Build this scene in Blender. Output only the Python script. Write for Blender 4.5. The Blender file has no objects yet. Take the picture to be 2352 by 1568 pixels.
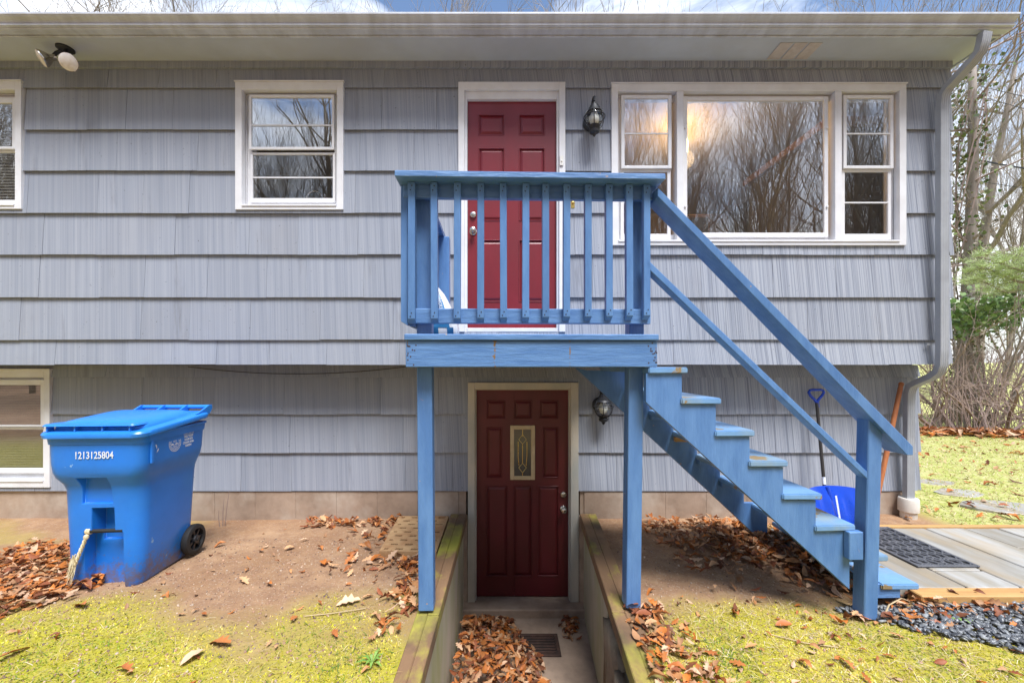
import bpy, bmesh, math, random
import numpy as np
from mathutils import Vector, Matrix, Euler, noise as mnoise

R = math.radians
rng = random.Random(7)
NP = np.random.default_rng(11)
scene = bpy.context.scene
COL = scene.collection

# ------------------------------------------------------------------ camera
F, CX, HY, CZ = 950.0, 1160.0, 835.0, 2.35        # focal length / vanishing point measured in a 2352 px wide picture
cam_d = bpy.data.cameras.new('camera')
cam = bpy.data.objects.new('camera', cam_d); COL.objects.link(cam)
cam.location = (0, 0, CZ); cam.rotation_euler = (R(90), 0, 0)
cam_d.sensor_width = 36.0; cam_d.lens = F / 2352 * 36
cam_d.shift_x = (1176 - CX) / 2352; cam_d.shift_y = (HY - 784) / 2352
cam_d.clip_start = 0.05; cam_d.clip_end = 2000
scene.camera = cam

# ------------------------------------------------------------------ sky, sun, exposure
SUN_EL, SUN_AZ = R(63), R(160)                     # azimuth clockwise from +Y (behind the camera, to the right)
world = bpy.data.worlds.new('World'); scene.world = world; world.use_nodes = True
wn, wl = world.node_tree.nodes, world.node_tree.links
wn.clear()
sky = wn.new('ShaderNodeTexSky'); sky.sky_type = 'NISHITA'; sky.sun_disc = False
sky.sun_elevation = SUN_EL; sky.sun_rotation = SUN_AZ; sky.air_density = 1.0; sky.dust_density = 0.6; sky.ozone_density = 2.0
tc = wn.new('ShaderNodeTexCoord')
mp = wn.new('ShaderNodeMapping'); mp.inputs['Scale'].default_value = (1.6, 1.6, 4.2); mp.inputs['Rotation'].default_value = (0, 0, R(70)); mp.inputs['Location'].default_value = (0.35, 0.2, 0.1)
nz = wn.new('ShaderNodeTexNoise'); nz.inputs['Scale'].default_value = 1.7; nz.inputs['Detail'].default_value = 7; nz.inputs['Roughness'].default_value = 0.58
nz.inputs['Distortion'].default_value = 0.5
rp = wn.new('ShaderNodeValToRGB'); rp.color_ramp.elements[0].position = 0.47; rp.color_ramp.elements[1].position = 0.80
mx = wn.new('ShaderNodeMix'); mx.data_type = 'RGBA'; mx.inputs['B'].default_value = (9.6, 9.8, 10.0, 1)
bgd = wn.new('ShaderNodeBackground'); bgd.inputs['Strength'].default_value = 0.05
wo = wn.new('ShaderNodeOutputWorld')
wl.new(tc.outputs['Generated'], mp.inputs['Vector']); wl.new(mp.outputs['Vector'], nz.inputs['Vector'])
sxyz = wn.new('ShaderNodeSeparateXYZ'); wl.new(tc.outputs['Generated'], sxyz.inputs['Vector'])
elr = wn.new('ShaderNodeMapRange'); elr.inputs['From Min'].default_value = 0.0; elr.inputs['From Max'].default_value = 0.75; elr.inputs['To Min'].default_value = 0.36; elr.inputs['To Max'].default_value = -0.10
wl.new(sxyz.outputs['Z'], elr.inputs['Value'])
cad = wn.new('ShaderNodeMath'); cad.operation = 'ADD'; wl.new(nz.outputs['Fac'], cad.inputs[0]); wl.new(elr.outputs['Result'], cad.inputs[1])
wl.new(cad.outputs[0], rp.inputs['Fac'])
# an overcast sky is about three times as bright overhead as at the horizon
cie = wn.new('ShaderNodeMapRange'); cie.inputs['From Min'].default_value = 0.0; cie.inputs['From Max'].default_value = 1.0; cie.inputs['To Min'].default_value = 5.2; cie.inputs['To Max'].default_value = 15.0
wl.new(sxyz.outputs['Z'], cie.inputs['Value'])
ccol = wn.new('ShaderNodeVectorMath'); ccol.operation = 'SCALE'; ccol.inputs[0].default_value = (0.96, 0.98, 1.0); wl.new(cie.outputs['Result'], ccol.inputs['Scale']); wl.new(ccol.outputs['Vector'], mx.inputs['B']); wl.new(rp.outputs['Color'], mx.inputs['Factor'])
wl.new(sky.outputs['Color'], mx.inputs['A']); wl.new(mx.outputs['Result'], bgd.inputs['Color'])
wl.new(bgd.outputs['Background'], wo.inputs['Surface'])

sun_d = bpy.data.lights.new('sun', 'SUN'); sun_d.energy = 1.5; sun_d.angle = R(24); sun_d.color = (1.0, 0.99, 0.985)
sun = bpy.data.objects.new('sun', sun_d); COL.objects.link(sun)
sdir = Vector((math.sin(SUN_AZ) * math.cos(SUN_EL), math.cos(SUN_AZ) * math.cos(SUN_EL), math.sin(SUN_EL)))
sun.rotation_euler = (-sdir).to_track_quat('-Z', 'Y').to_euler(); sun.location = sdir * 30

vs = scene.view_settings
vs.view_transform = 'Standard'; vs.look = 'None'; vs.gamma = 1.0; vs.use_curve_mapping = False
vs.exposure = 2.2
scene.cycles.max_bounces = 6; scene.cycles.transparent_max_bounces = 10
scene.cycles.use_denoising = True

# ------------------------------------------------------------------ helpers
def PX(x, d): return (x - CX) * d / F
def PZ(y, d): return CZ + (HY - y) * d / F

class MB:
    def __init__(s): s.v = []; s.f = []
    def add(s, verts, faces):
        o = len(s.v); s.v += [tuple(v) for v in verts]; s.f += [tuple(i + o for i in f) for f in faces]; return s
    def box(s, x0, x1, y0, y1, z0, z1):
        if x0 > x1: x0, x1 = x1, x0
        if y0 > y1: y0, y1 = y1, y0
        if z0 > z1: z0, z1 = z1, z0
        return s.add([(x0,y0,z0),(x1,y0,z0),(x1,y1,z0),(x0,y1,z0),(x0,y0,z1),(x1,y0,z1),(x1,y1,z1),(x0,y1,z1)],
                     [(0,3,2,1),(4,5,6,7),(0,1,5,4),(1,2,6,5),(2,3,7,6),(3,0,4,7)])
    def hexa(s, p): # 8 points, same order as box
        return s.add(p, [(0,3,2,1),(4,5,6,7),(0,1,5,4),(1,2,6,5),(2,3,7,6),(3,0,4,7)])
    def beam(s, a, b, w, h, up=(0,0,1)):
        a, b = Vector(a), Vector(b); t = (b - a).normalized(); u = Vector(up)
        sd = t.cross(u).normalized(); u = sd.cross(t).normalized()
        P = []
        for q in (a, b):
            P += [q - sd*w/2 - u*h/2, q + sd*w/2 - u*h/2, q + sd*w/2 + u*h/2, q - sd*w/2 + u*h/2]
        return s.add(P, [(0,1,2,3),(7,6,5,4),(0,4,5,1),(1,5,6,2),(2,6,7,3),(3,7,4,0)])
    def tube(s, pts, r, n=8, cap=True):
        pts = [Vector(p) for p in pts]; k = len(pts)
        rad = r if isinstance(r, (list, tuple)) else [r] * k
        o = len(s.v); prev = None
        for i, p in enumerate(pts):
            t = (pts[min(i+1,k-1)] - pts[max(i-1,0)])
            t = t.normalized() if t.length > 1e-9 else Vector((0,0,1))
            if prev is None:
                a = Vector((0,0,1)) if abs(t.z) < 0.9 else Vector((1,0,0))
                u = t.cross(a).normalized()
            else:
                u = prev - t * prev.dot(t)
                u = u.normalized() if u.length > 1e-6 else t.orthogonal().normalized()
            prev = u; w = t.cross(u)
            for j in range(n):
                a = 2*math.pi*j/n
                s.v.append(tuple(p + (u*math.cos(a) + w*math.sin(a)) * rad[i]))
        for i in range(k-1):
            for j in range(n):
                a, b = o+i*n+j, o+i*n+(j+1)%n
                s.f.append((a, b, b+n, a+n))
        if cap:
            s.f.append(tuple(o+j for j in range(n))[::-1]); s.f.append(tuple(o+(k-1)*n+j for j in range(n)))
        return s
    def lathe(s, prof, n=20, origin=(0,0,0), axis=(0,0,1), caps=True):
        ax = Vector(axis).normalized(); q = Vector((0,0,1)).rotation_difference(ax); og = Vector(origin)
        o = len(s.v)
        for r, z in prof:
            for j in range(n):
                a = 2*math.pi*j/n
                s.v.append(tuple(og + q @ Vector((r*math.cos(a), r*math.sin(a), z))))
        for i in range(len(prof)-1):
            for j in range(n):
                a, b = o+i*n+j, o+i*n+(j+1)%n
                s.f.append((a, b, b+n, a+n))
        if caps: s.f.append(tuple(o+j for j in range(n))[::-1]); s.f.append(tuple(o+(len(prof)-1)*n+j for j in range(n)))
        return s
    def prism(s, poly, off):
        n = len(poly); off = Vector(off)
        P = [Vector(p) for p in poly]
        return s.add([*P, *[p + off for p in P]], [tuple(range(n))[::-1], tuple(range(n, 2*n))] + [(i, (i+1)%n, (i+1)%n+n, i+n) for i in range(n)])
    def mesh(s, name='m', bevel=0, smooth=False, seg=1):
        me = bpy.data.meshes.new(name); me.from_pydata(s.v, [], s.f)
        bm = bmesh.new(); bm.from_mesh(me)
        bmesh.ops.recalc_face_normals(bm, faces=bm.faces)
        if bevel:
            ed = [e for e in bm.edges if len(e.link_faces) == 2 and e.calc_face_angle(0) > 0.5]
            bmesh.ops.bevel(bm, geom=ed, offset=bevel, segments=seg, affect='EDGES', clamp_overlap=True)
        bm.to_mesh(me); bm.free()
        if smooth:
            me.shade_smooth()
            if smooth != 'all':
                try: me.set_sharp_from_angle(angle=R(38))
                except Exception: pass
        me.update(); return me

def link(o): COL.objects.link(o); return o
def tag(o, label=None, cat=None, group=None, kind=None):
    if label: o['label'] = label
    if cat: o['category'] = cat
    if group: o['group'] = group
    if kind: o['kind'] = kind
    return o
def thing(name, label, cat, loc=(0,0,0), rotz=0, group=None):
    o = bpy.data.objects.new(name, None); link(o); o.empty_display_size = 0.1
    o.location = loc; o.rotation_euler = (0, 0, rotz)
    return tag(o, label, cat, group)
def obj(name, mb, mat, parent=None, bevel=0, smooth=False, world=True, seg=1, loc=None):
    me = mb if isinstance(mb, bpy.types.Mesh) else mb.mesh(name, bevel, smooth, seg)
    o = bpy.data.objects.new(name, me); link(o)
    if mat is not None and not me.materials: me.materials.append(mat)
    if parent is not None:
        o.parent = parent
        if world and parent.type == 'EMPTY':
            o.matrix_parent_inverse = (Matrix.Translation(parent.location) @ parent.rotation_euler.to_matrix().to_4x4()).inverted()
    if loc is not None: o.location = loc
    return o
def copy_tree(o, parent=None):
    c = o.copy(); link(c); c.parent = parent
    for ch in list(o.children): copy_tree(ch, c)
    return c

# ------------------------------------------------------------------ materials
def new_mat(name):
    m = bpy.data.materials.new(name); m.use_nodes = True
    n = m.node_tree.nodes; b = n['Principled BSDF']; return m, n, m.node_tree.links, b
def rgba(c): return (c[0], c[1], c[2], 1)
def pm(name, c1, c2=None, scale=6, stretch=(1,1,1), rough=0.6, bump=0.0, bscale=None, bstretch=None, metal=0, spec=0.5,
       chip=None, chip_t=0.72, chip_scale=30, c3=None, rvar=0.12, rand=0.0, lo=0.35, hi=0.65):
    m, n, l, b = new_mat(name)
    c2 = c2 or tuple(x*0.82 for x in c1)
    t = n.new('ShaderNodeTexCoord')
    def noise(sc, st, det=5, ro=0.6):
        mp = n.new('ShaderNodeMapping'); mp.inputs['Scale'].default_value = st
        x = n.new('ShaderNodeTexNoise'); x.inputs['Scale'].default_value = sc; x.inputs['Detail'].default_value = det; x.inputs['Roughness'].default_value = ro
        l.new(t.outputs['Object'], mp.inputs['Vector']); l.new(mp.outputs['Vector'], x.inputs['Vector']); return x, mp
    def ramp(a, e0, e1):
        r = n.new('ShaderNodeMapRange'); r.inputs['From Min'].default_value = e0; r.inputs['From Max'].default_value = e1
        l.new(a, r.inputs['Value']); return r.outputs['Result']
    def mixc(f, a, bcol):
        k = n.new('ShaderNodeMix'); k.data_type = 'RGBA'; l.new(f, k.inputs['Factor'])
        if isinstance(a, tuple): k.inputs['A'].default_value = rgba(a)
        else: l.new(a, k.inputs['A'])
        if isinstance(bcol, tuple): k.inputs['B'].default_value = rgba(bcol)
        else: l.new(bcol, k.inputs['B'])
        return k.outputs['Result']
    x, mp1 = noise(scale, stretch)
    out = mixc(ramp(x.outputs['Fac'], lo, hi), c1, c2)
    if c3:
        y, _ = noise(scale*0.33+0.7, stretch)
        out = mixc(ramp(y.outputs['Fac'], 0.5, 0.72), out, c3)
    if chip:
        z, _ = noise(chip_scale, (1,1,1), 3)
        out = mixc(ramp(z.outputs['Fac'], chip_t, chip_t+0.03), out, chip)
    if rand:
        oi = n.new('ShaderNodeObjectInfo'); hsv = n.new('ShaderNodeHueSaturation')
        mr = n.new('ShaderNodeMapRange'); mr.inputs['To Min'].default_value = 1-rand; mr.inputs['To Max'].default_value = 1+rand
        l.new(oi.outputs['Random'], mr.inputs['Value']); l.new(mr.outputs['Result'], hsv.inputs['Value']); l.new(out, hsv.inputs['Color']); out = hsv.outputs['Color']
    l.new(out, b.inputs['Base Color'])
    b.inputs['Metallic'].default_value = metal; b.inputs['Specular IOR Level'].default_value = spec
    rr = n.new('ShaderNodeMapRange'); rr.inputs['To Min'].default_value = max(0.02, rough-rvar); rr.inputs['To Max'].default_value = min(1, rough+rvar)
    l.new(x.outputs['Fac'], rr.inputs['Value']); l.new(rr.outputs['Result'], b.inputs['Roughness'])
    if bump:
        w, _ = noise(bscale or scale*3, bstretch or stretch, 6, 0.65)
        bp = n.new('ShaderNodeBump'); bp.inputs['Strength'].default_value = bump; bp.inputs['Distance'].default_value = 0.0035
        l.new(w.outputs['Fac'], bp.inputs['Height']); l.new(bp.outputs['Normal'], b.inputs['Normal'])
    return m
def attr_mat(name, attr='tint', rough=0.7, trans=0.0, spec=0.3, bump=0.0, bscale=60):
    m, n, l, b = new_mat(name)
    a = n.new('ShaderNodeAttribute'); a.attribute_name = attr
    l.new(a.outputs['Color'], b.inputs['Base Color']); b.inputs['Roughness'].default_value = rough; b.inputs['Specular IOR Level'].default_value = spec
    if bump:
        t = n.new('ShaderNodeTexCoord'); x = n.new('ShaderNodeTexNoise'); x.inputs['Scale'].default_value = bscale; x.inputs['Detail'].default_value = 4
        bp = n.new('ShaderNodeBump'); bp.inputs['Strength'].default_value = bump; bp.inputs['Distance'].default_value = 0.0035
        l.new(t.outputs['Object'], x.inputs['Vector']); l.new(x.outputs['Fac'], bp.inputs['Height']); l.new(bp.outputs['Normal'], b.inputs['Normal'])
    if trans:
        tr = n.new('ShaderNodeBsdfTranslucent'); l.new(a.outputs['Color'], tr.inputs['Color'])
        ms = n.new('ShaderNodeMixShader'); ms.inputs['Fac'].default_value = trans
        l.new(b.outputs['BSDF'], ms.inputs[1]); l.new(tr.outputs['BSDF'], ms.inputs[2]); l.new(ms.outputs['Shader'], n['Material Output'].inputs['Surface'])
    return m

def siding_mat(name):
    m, n, l, b = new_mat(name)
    t = n.new('ShaderNodeTexCoord'); oi = n.new('ShaderNodeObjectInfo')
    sep = n.new('ShaderNodeSeparateXYZ'); l.new(t.outputs['Object'], sep.inputs['Vector'])
    off = n.new('ShaderNodeMath'); off.operation = 'MULTIPLY'; off.inputs[1].default_value = 40; l.new(oi.outputs['Random'], off.inputs[0])
    cmb = n.new('ShaderNodeCombineXYZ'); 
    addx = n.new('ShaderNodeMath'); addx.operation = 'ADD'; l.new(sep.outputs['X'], addx.inputs[0]); l.new(sep.outputs['Y'], addx.inputs[1])
    l.new(addx.outputs[0], cmb.inputs['X']); l.new(off.outputs[0], cmb.inputs['Y']); l.new(sep.outputs['Z'], cmb.inputs['Z'])
    def nz(sx, sz, det, ro):
        mp = n.new('ShaderNodeMapping'); mp.inputs['Scale'].default_value = (sx, 1, sz); l.new(cmb.outputs[0], mp.inputs['Vector'])
        x = n.new('ShaderNodeTexNoise'); x.inputs['Scale'].default_value = 1; x.inputs['Detail'].default_value = det; x.inputs['Roughness'].default_value = ro
        l.new(mp.outputs[0], x.inputs['Vector']); return x.outputs['Fac']
    fine = nz(150, 0.45, 3, 0.6); mid = nz(26, 0.4, 4, 0.6); big = nz(1.6, 1.1, 3, 0.5)
    # the grooves show more towards the right end of the wall, where the paint is thin
    wear = n.new('ShaderNodeMapRange'); wear.inputs['From Min'].default_value = -1.6; wear.inputs['From Max'].default_value = 2.2
    wear.inputs['To Min'].default_value = 0.3; wear.inputs['To Max'].default_value = 1.0; l.new(sep.outputs['X'], wear.inputs['Value'])
    def mr(v, a, b2, c, d):
        r = n.new('ShaderNodeMapRange'); r.inputs['From Min'].default_value = a; r.inputs['From Max'].default_value = b2; r.inputs['To Min'].default_value = c; r.inputs['To Max'].default_value = d
        l.new(v, r.inputs['Value']); return r.outputs['Result']
    def mul(a, b2, op='MULTIPLY'):
        q = n.new('ShaderNodeMath'); q.operation = op
        for i, v in enumerate((a, b2)):
            if isinstance(v, (int, float)): q.inputs[i].default_value = v
            else: l.new(v, q.inputs[i])
        return q.outputs[0]
    f1 = mul(mr(fine, 0.42, 0.62, 0, 1), wear.outputs['Result'])
    def mixc(f, a, bc):
        k = n.new('ShaderNodeMix'); k.data_type = 'RGBA'; l.new(f, k.inputs['Factor'])
        for nm, v in (('A', a), ('B', bc)):
            if isinstance(v, tuple): k.inputs[nm].default_value = rgba(v)
            else: l.new(v, k.inputs[nm])
        return k.outputs['Result']
    base = mixc(mr(mid, 0.35, 0.68, 0, 1), (0.230, 0.257, 0.316), (0.290, 0.314, 0.370))
    base = mixc(mul(f1, 0.62), base, (0.42, 0.445, 0.495))
    base = mixc(mul(mul(mr(fine, 0.46, 0.34, 0, 1), wear.outputs['Result']), 0.6), base, (0.11, 0.122, 0.16))
    base = mixc(mr(big, 0.55, 0.8, 0, 0.35), base, (0.235, 0.235, 0.25))
    stain = nz(7, 0.8, 5, 0.7)
    base = mixc(mr(stain, 0.60, 0.74, 0, 0.5), base, (0.13, 0.13, 0.145))
    base = mixc(mr(nz(60, 60, 2, 0.5), 0.73, 0.76, 0, 0.8), base, (0.07, 0.07, 0.075))
    hsv = n.new('ShaderNodeHueSaturation'); l.new(base, hsv.inputs['Color']); l.new(mr(oi.outputs['Random'], 0, 1, 0.955, 1.045), hsv.inputs['Value'])
    l.new(hsv.outputs['Color'], b.inputs['Base Color'])
    b.inputs['Roughness'].default_value = 0.72; b.inputs['Specular IOR Level'].default_value = 0.25
    hsum = mul(mul(fine, wear.outputs['Result']), mul(mid, 0.5), 'ADD')
    bp = n.new('ShaderNodeBump'); bp.inputs['Strength'].default_value = 0.6; bp.inputs['Distance'].default_value = 0.0035
    l.new(hsum, bp.inputs['Height']); l.new(bp.outputs['Normal'], b.inputs['Normal'])
    return m

M = {}
M['siding'] = siding_mat('grey_shake_paint')
M['trim'] = pm('white_trim_paint', (0.71, 0.72, 0.75), (0.63, 0.63, 0.65), scale=5, rough=0.5, bump=0.06, bscale=40, chip=(0.36,0.30,0.24), chip_t=0.735, chip_scale=14)
M['sash'] = pm('white_vinyl', (0.74, 0.75, 0.775), (0.67, 0.67, 0.69), scale=7, rough=0.42, bump=0.02)
M['soffit'] = pm('soffit_paint', (0.50, 0.545, 0.605), (0.43, 0.465, 0.51), scale=1.6, rough=0.75, c3=(0.43, 0.45, 0.475), bump=0.05, bscale=60)
M['gutter'] = pm('aged_gutter_aluminium', (0.58, 0.62, 0.69), (0.44, 0.465, 0.515), scale=3.2, stretch=(2.5,1,.6), rough=0.42, c3=(0.40,0.42,0.455), bump=0.03, bscale=30)
M['spout'] = pm('grey_downspout_paint', (0.36, 0.38, 0.41), (0.30, 0.315, 0.34), scale=6, rough=0.45, bump=0.03)
M['wallback'] = pm('sheathing', (0.12, 0.12, 0.13), rough=0.9)
M['foundation'] = pm('foundation_concrete', (0.37, 0.275, 0.205), (0.25, 0.18, 0.13), scale=4, rough=0.9, c3=(0.46, 0.39, 0.32), bump=0.9, bscale=16)
M['roof'] = pm('roof_shingle', (0.12, 0.12, 0.13), (0.07, 0.07, 0.08), scale=30, rough=0.9, bump=0.4)
M['blue'] = pm('blue_deck_paint', (0.105, 0.225, 0.45), (0.068, 0.165, 0.37), scale=5, stretch=(3,3,.7), rough=0.38, bump=0.8, bscale=9, bstretch=(7,7,1.0), chip=(0.42,0.27,0.15), chip_t=0.725, chip_scale=24, rand=0.09)
M['blue_h'] = pm('blue_deck_paint_long_grain', (0.115, 0.24, 0.47), (0.07, 0.17, 0.38), scale=5, stretch=(.8,4,6), rough=0.38, bump=1.0, bscale=7, bstretch=(1.3,9,11), chip=(0.40,0.28,0.17), chip_t=0.72, chip_scale=24, rand=0.09)
M['tread'] = pm('worn_blue_tread_paint', (0.175, 0.34, 0.57), (0.13, 0.275, 0.50), scale=6, rough=0.33, bump=0.3, bscale=12, bstretch=(2,8,2), c3=(0.25,0.32,0.34), chip=(0.26,0.19,0.10), chip_t=0.60, chip_scale=8)
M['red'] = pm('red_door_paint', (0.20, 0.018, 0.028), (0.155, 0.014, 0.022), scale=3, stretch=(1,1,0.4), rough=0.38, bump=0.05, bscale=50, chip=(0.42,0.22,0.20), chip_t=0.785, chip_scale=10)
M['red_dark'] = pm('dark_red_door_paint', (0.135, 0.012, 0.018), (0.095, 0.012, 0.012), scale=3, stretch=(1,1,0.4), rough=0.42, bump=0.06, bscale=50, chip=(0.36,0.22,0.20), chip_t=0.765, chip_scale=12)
M['nickel'] = pm('satin_nickel', (0.62, 0.58, 0.52), rough=0.25, metal=1, bump=0)
M['brass'] = pm('brass', (0.72, 0.50, 0.16), rough=0.3, metal=1)
M['black'] = pm('black_lamp_metal', (0.010, 0.012, 0.017), (0.02, 0.022, 0.028), scale=20, rough=0.5, bump=0.05)
M['white_plastic'] = pm('white_plastic', (0.75, 0.74, 0.70), rough=0.4)
M['interior'] = pm('interior_wall', (0.56, 0.48, 0.38), (0.48, 0.40, 0.31), scale=2, rough=0.9)
M['interior_dark'] = pm('interior_dark', (0.11, 0.095, 0.085), rough=0.8)
M['wood_in'] = pm('honey_wood', (0.36, 0.18, 0.07), (0.26, 0.12, 0.045), scale=8, stretch=(1,1,6), rough=0.5)
M['blind'] = pm('window_blind', (0.22, 0.215, 0.19), rough=0.6)
M['timber'] = pm('mossy_timber', (0.21, 0.12, 0.06), (0.36, 0.33, 0.045), scale=2.2, stretch=(1.5,1,1.5), rough=0.85, lo=.47, hi=.62, c3=(0.065,0.045,0.03), bump=0.6, bscale=14, bstretch=(5,0.8,5))
M['plaster'] = pm('painted_side_panel', (0.52, 0.46, 0.37), (0.42, 0.40, 0.25), scale=3, stretch=(1,1.6,0.5), rough=0.85, c3=(0.36,0.36,0.15), bump=0.3, bscale=20, bstretch=(1,1,0.3))
M['concrete'] = pm('walk_concrete', (0.36, 0.265, 0.195), (0.24, 0.175, 0.13), scale=5, rough=0.8, c3=(0.42,0.33,0.255), bump=0.4, bscale=60)
M['stone'] = pm('rough_stone', (0.29, 0.22, 0.15), (0.17, 0.125, 0.08), scale=7, rough=0.9, c3=(0.40,0.36,0.24), bump=0.8, bscale=18)
M['rust'] = pm('rusty_iron', (0.07, 0.035, 0.025), (0.035, 0.022, 0.018), scale=12, rough=0.8, bump=0.3)
M['slab'] = pm('patio_slab_stone', (0.36, 0.36, 0.35), (0.25, 0.225, 0.18), scale=2.5, stretch=(4,0.8,1), rough=0.42, c3=(0.34,0.27,0.18), bump=0.35, bscale=9, bstretch=(5,1,1), rand=0.22)
M['edging'] = pm('yellow_pine_edging', (0.50, 0.30, 0.11), (0.40, 0.215, 0.075), scale=5, stretch=(0.6,5,5), rough=0.6, bump=0.3, bscale=12, bstretch=(0.6,6,6))
M['rubber'] = pm('black_rubber', (0.075, 0.078, 0.09), (0.12, 0.124, 0.14), scale=12, rough=0.36, bump=0.1)
M['binblue'] = pm('blue_bin_plastic', (0.014, 0.185, 0.70), (0.012, 0.16, 0.62), scale=5, rough=0.36, bump=0.03, bscale=120, chip=(0.22,0.40,0.68), chip_t=0.72, chip_scale=14, c3=(0.02,0.19,0.63))
M['binlid'] = pm('blue_bin_lid_plastic', (0.024, 0.22, 0.72), (0.018, 0.19, 0.65), scale=5, rough=0.30, bump=0.03, bscale=120)
M['print'] = pm('white_print', (0.72, 0.75, 0.80), (0.60, 0.66, 0.76), scale=60, rough=0.5, chip=(0.10,0.25,0.62), chip_t=0.62, chip_scale=110)
M['tyre'] = pm('black_tyre', (0.014, 0.014, 0.015), rough=0.7, bump=0.1)
M['rope'] = pm('frayed_rope', (0.55, 0.44, 0.24), (0.66, 0.58, 0.42), scale=60, rough=0.9, bump=0.6, bscale=120)
M['shovel'] = pm('royal_blue_plastic', (0.006, 0.06, 0.50), (0.006, 0.05, 0.44), scale=8, rough=0.28)
M['shaft'] = pm('grey_black_shaft', (0.035, 0.032, 0.032), rough=0.4, chip=(0.55,0.5,0.45), chip_t=0.8)
M['pole'] = pm('varnished_ash', (0.45, 0.16, 0.055), (0.34, 0.11, 0.04), scale=14, stretch=(4,4,0.5), rough=0.45)
M['pvc'] = pm('white_pvc', (0.66, 0.63, 0.58), (0.54, 0.50, 0.44), scale=8, rough=0.5, bump=0.05)
M['paver'] = pm('tan_paver', (0.47, 0.30, 0.15), (0.36, 0.21, 0.10), scale=9, rough=0.85, c3=(0.28,0.13,0.05), bump=0.35, bscale=40)
M['bark'] = pm('bark', (0.22, 0.185, 0.155), (0.32, 0.275, 0.235), scale=9, stretch=(2,2,0.4), rough=0.95, bump=0.6, bscale=18, bstretch=(2,2,0.3))
M['bark_pale'] = pm('bark_pale', (0.20, 0.165, 0.135), (0.13, 0.105, 0.085), scale=9, stretch=(2,2,0.4), rough=0.95, bump=0.5, bscale=18)
M['twig'] = pm('bramble_twig', (0.26, 0.19, 0.165), (0.36, 0.27, 0.235), scale=3, rough=0.9)
M['wire'] = pm('cable', (0.03, 0.03, 0.035), rough=0.5)
M['leaf'] = attr_mat('dead_leaf', rough=0.55, trans=0.16, spec=0.35)
M['blade'] = attr_mat('grass_blade', rough=0.75, trans=0.25, spec=0.2)
M['slate'] = attr_mat('slate_chip', rough=0.32, spec=0.5, bump=0.2)
M['foliage'] = attr_mat('evergreen_leaf', rough=0.42, trans=0.28, spec=0.45)
M['pebble'] = attr_mat('pebble', rough=0.7)
M['ground'] = None

def glass_mat(name, refl=0.16, tint=(0.96,0.97,0.97), rough=0.012, wav=0.0):
    m, n, l, b = new_mat(name); n.remove(b)
    tr = n.new('ShaderNodeBsdfTransparent'); tr.inputs['Color'].default_value = rgba(tint)
    gl = n.new('ShaderNodeBsdfGlossy'); gl.inputs['Roughness'].default_value = rough; gl.inputs['Color'].default_value = (0.96,0.97,1,1)
    lw = n.new('ShaderNodeLayerWeight'); lw.inputs['Blend'].default_value = 0.5; pw5 = n.new('ShaderNodeMath'); pw5.operation = 'POWER'; pw5.inputs[1].default_value = 4.0; l.new(lw.outputs['Facing'], pw5.inputs[0])
    mr = n.new('ShaderNodeMapRange'); mr.inputs['From Min'].default_value = 0.0; mr.inputs['From Max'].default_value = 1; mr.inputs['To Min'].default_value = refl; mr.inputs['To Max'].default_value = 1
    ms = n.new('ShaderNodeMixShader'); l.new(pw5.outputs[0], mr.inputs['Value']); l.new(mr.outputs['Result'], ms.inputs['Fac'])
    l.new(tr.outputs[0], ms.inputs[1]); l.new(gl.outputs[0], ms.inputs[2]); l.new(ms.outputs[0], n['Material Output'].inputs['Surface'])
    if wav:
        t = n.new('ShaderNodeTexCoord'); x = n.new('ShaderNodeTexNoise'); x.inputs['Scale'].default_value = 3.5; x.inputs['Detail'].default_value = 1
        bp = n.new('ShaderNodeBump'); bp.inputs['Strength'].default_value = wav; bp.inputs['Distance'].default_value = 0.01
        l.new(t.outputs['Object'], x.inputs['Vector']); l.new(x.outputs['Fac'], bp.inputs['Height']); l.new(bp.outputs['Normal'], gl.inputs['Normal'])
    return m
M['glass'] = glass_mat('window_glass', 0.23, rough=0.0, wav=0.015)
M['lampglass'] = glass_mat('lamp_globe_glass', 0.06, (0.9,0.92,0.92))
def emis(name, col, st):
    m, n, l, b = new_mat(name); b.inputs['Emission Color'].default_value = rgba(col); b.inputs['Emission Strength'].default_value = st; b.inputs['Base Color'].default_value = rgba(col); return m
M['warm_bulb'] = emis('lit_warm_lamp', (1.0, 0.62, 0.25), 7)

# ------------------------------------------------------------------ ground height
DW, DL = 3.755, 4.06            # distance of the upper and the lower wall face
def smooth(a, b, x):
    t = min(1, max(0, (x-a)/(b-a))); return t*t*(3-2*t)
def gz(x, d):
    z = 0.875 - 0.055*smooth(2.3, 4.0, d) + 0.02*(1-smooth(0.5, 2.2, d))
    z += 0.055*smooth(2.0, 3.2, x)*smooth(2.2, 3.0, d) if d > 2.2 else 0
    z += 0.05*smooth(4.1, 5.0, x)*smooth(3.4, 4.2, d)
    z += 0.018*mnoise.noise(Vector((x*1.1, d*1.1, 3.1))) + 0.006*mnoise.noise(Vector((x*5, d*5, 1.7)))
    z += 0.07*math.exp(-((x-2.0)/0.75)**2 - ((d-3.45)/0.45)**2)      # leaf mound under the stairs
    if d < -6: z += 0.16*(-6-d) if d > -26 else 3.2
    if d > 9: z += 0.03*(d-9)*smooth(9, 20, d)*(1 if d < 60 else 60/d)
    # level beneath the patio slabs
    if x > 2.3 and 2.45 < d < 3.62: z = min(z, 0.885)
    return z
def trench_edge(d): return 0.81 - 0.066*(4.06 - d)      # right side of the sunken walk
exec_ground = True
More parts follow.
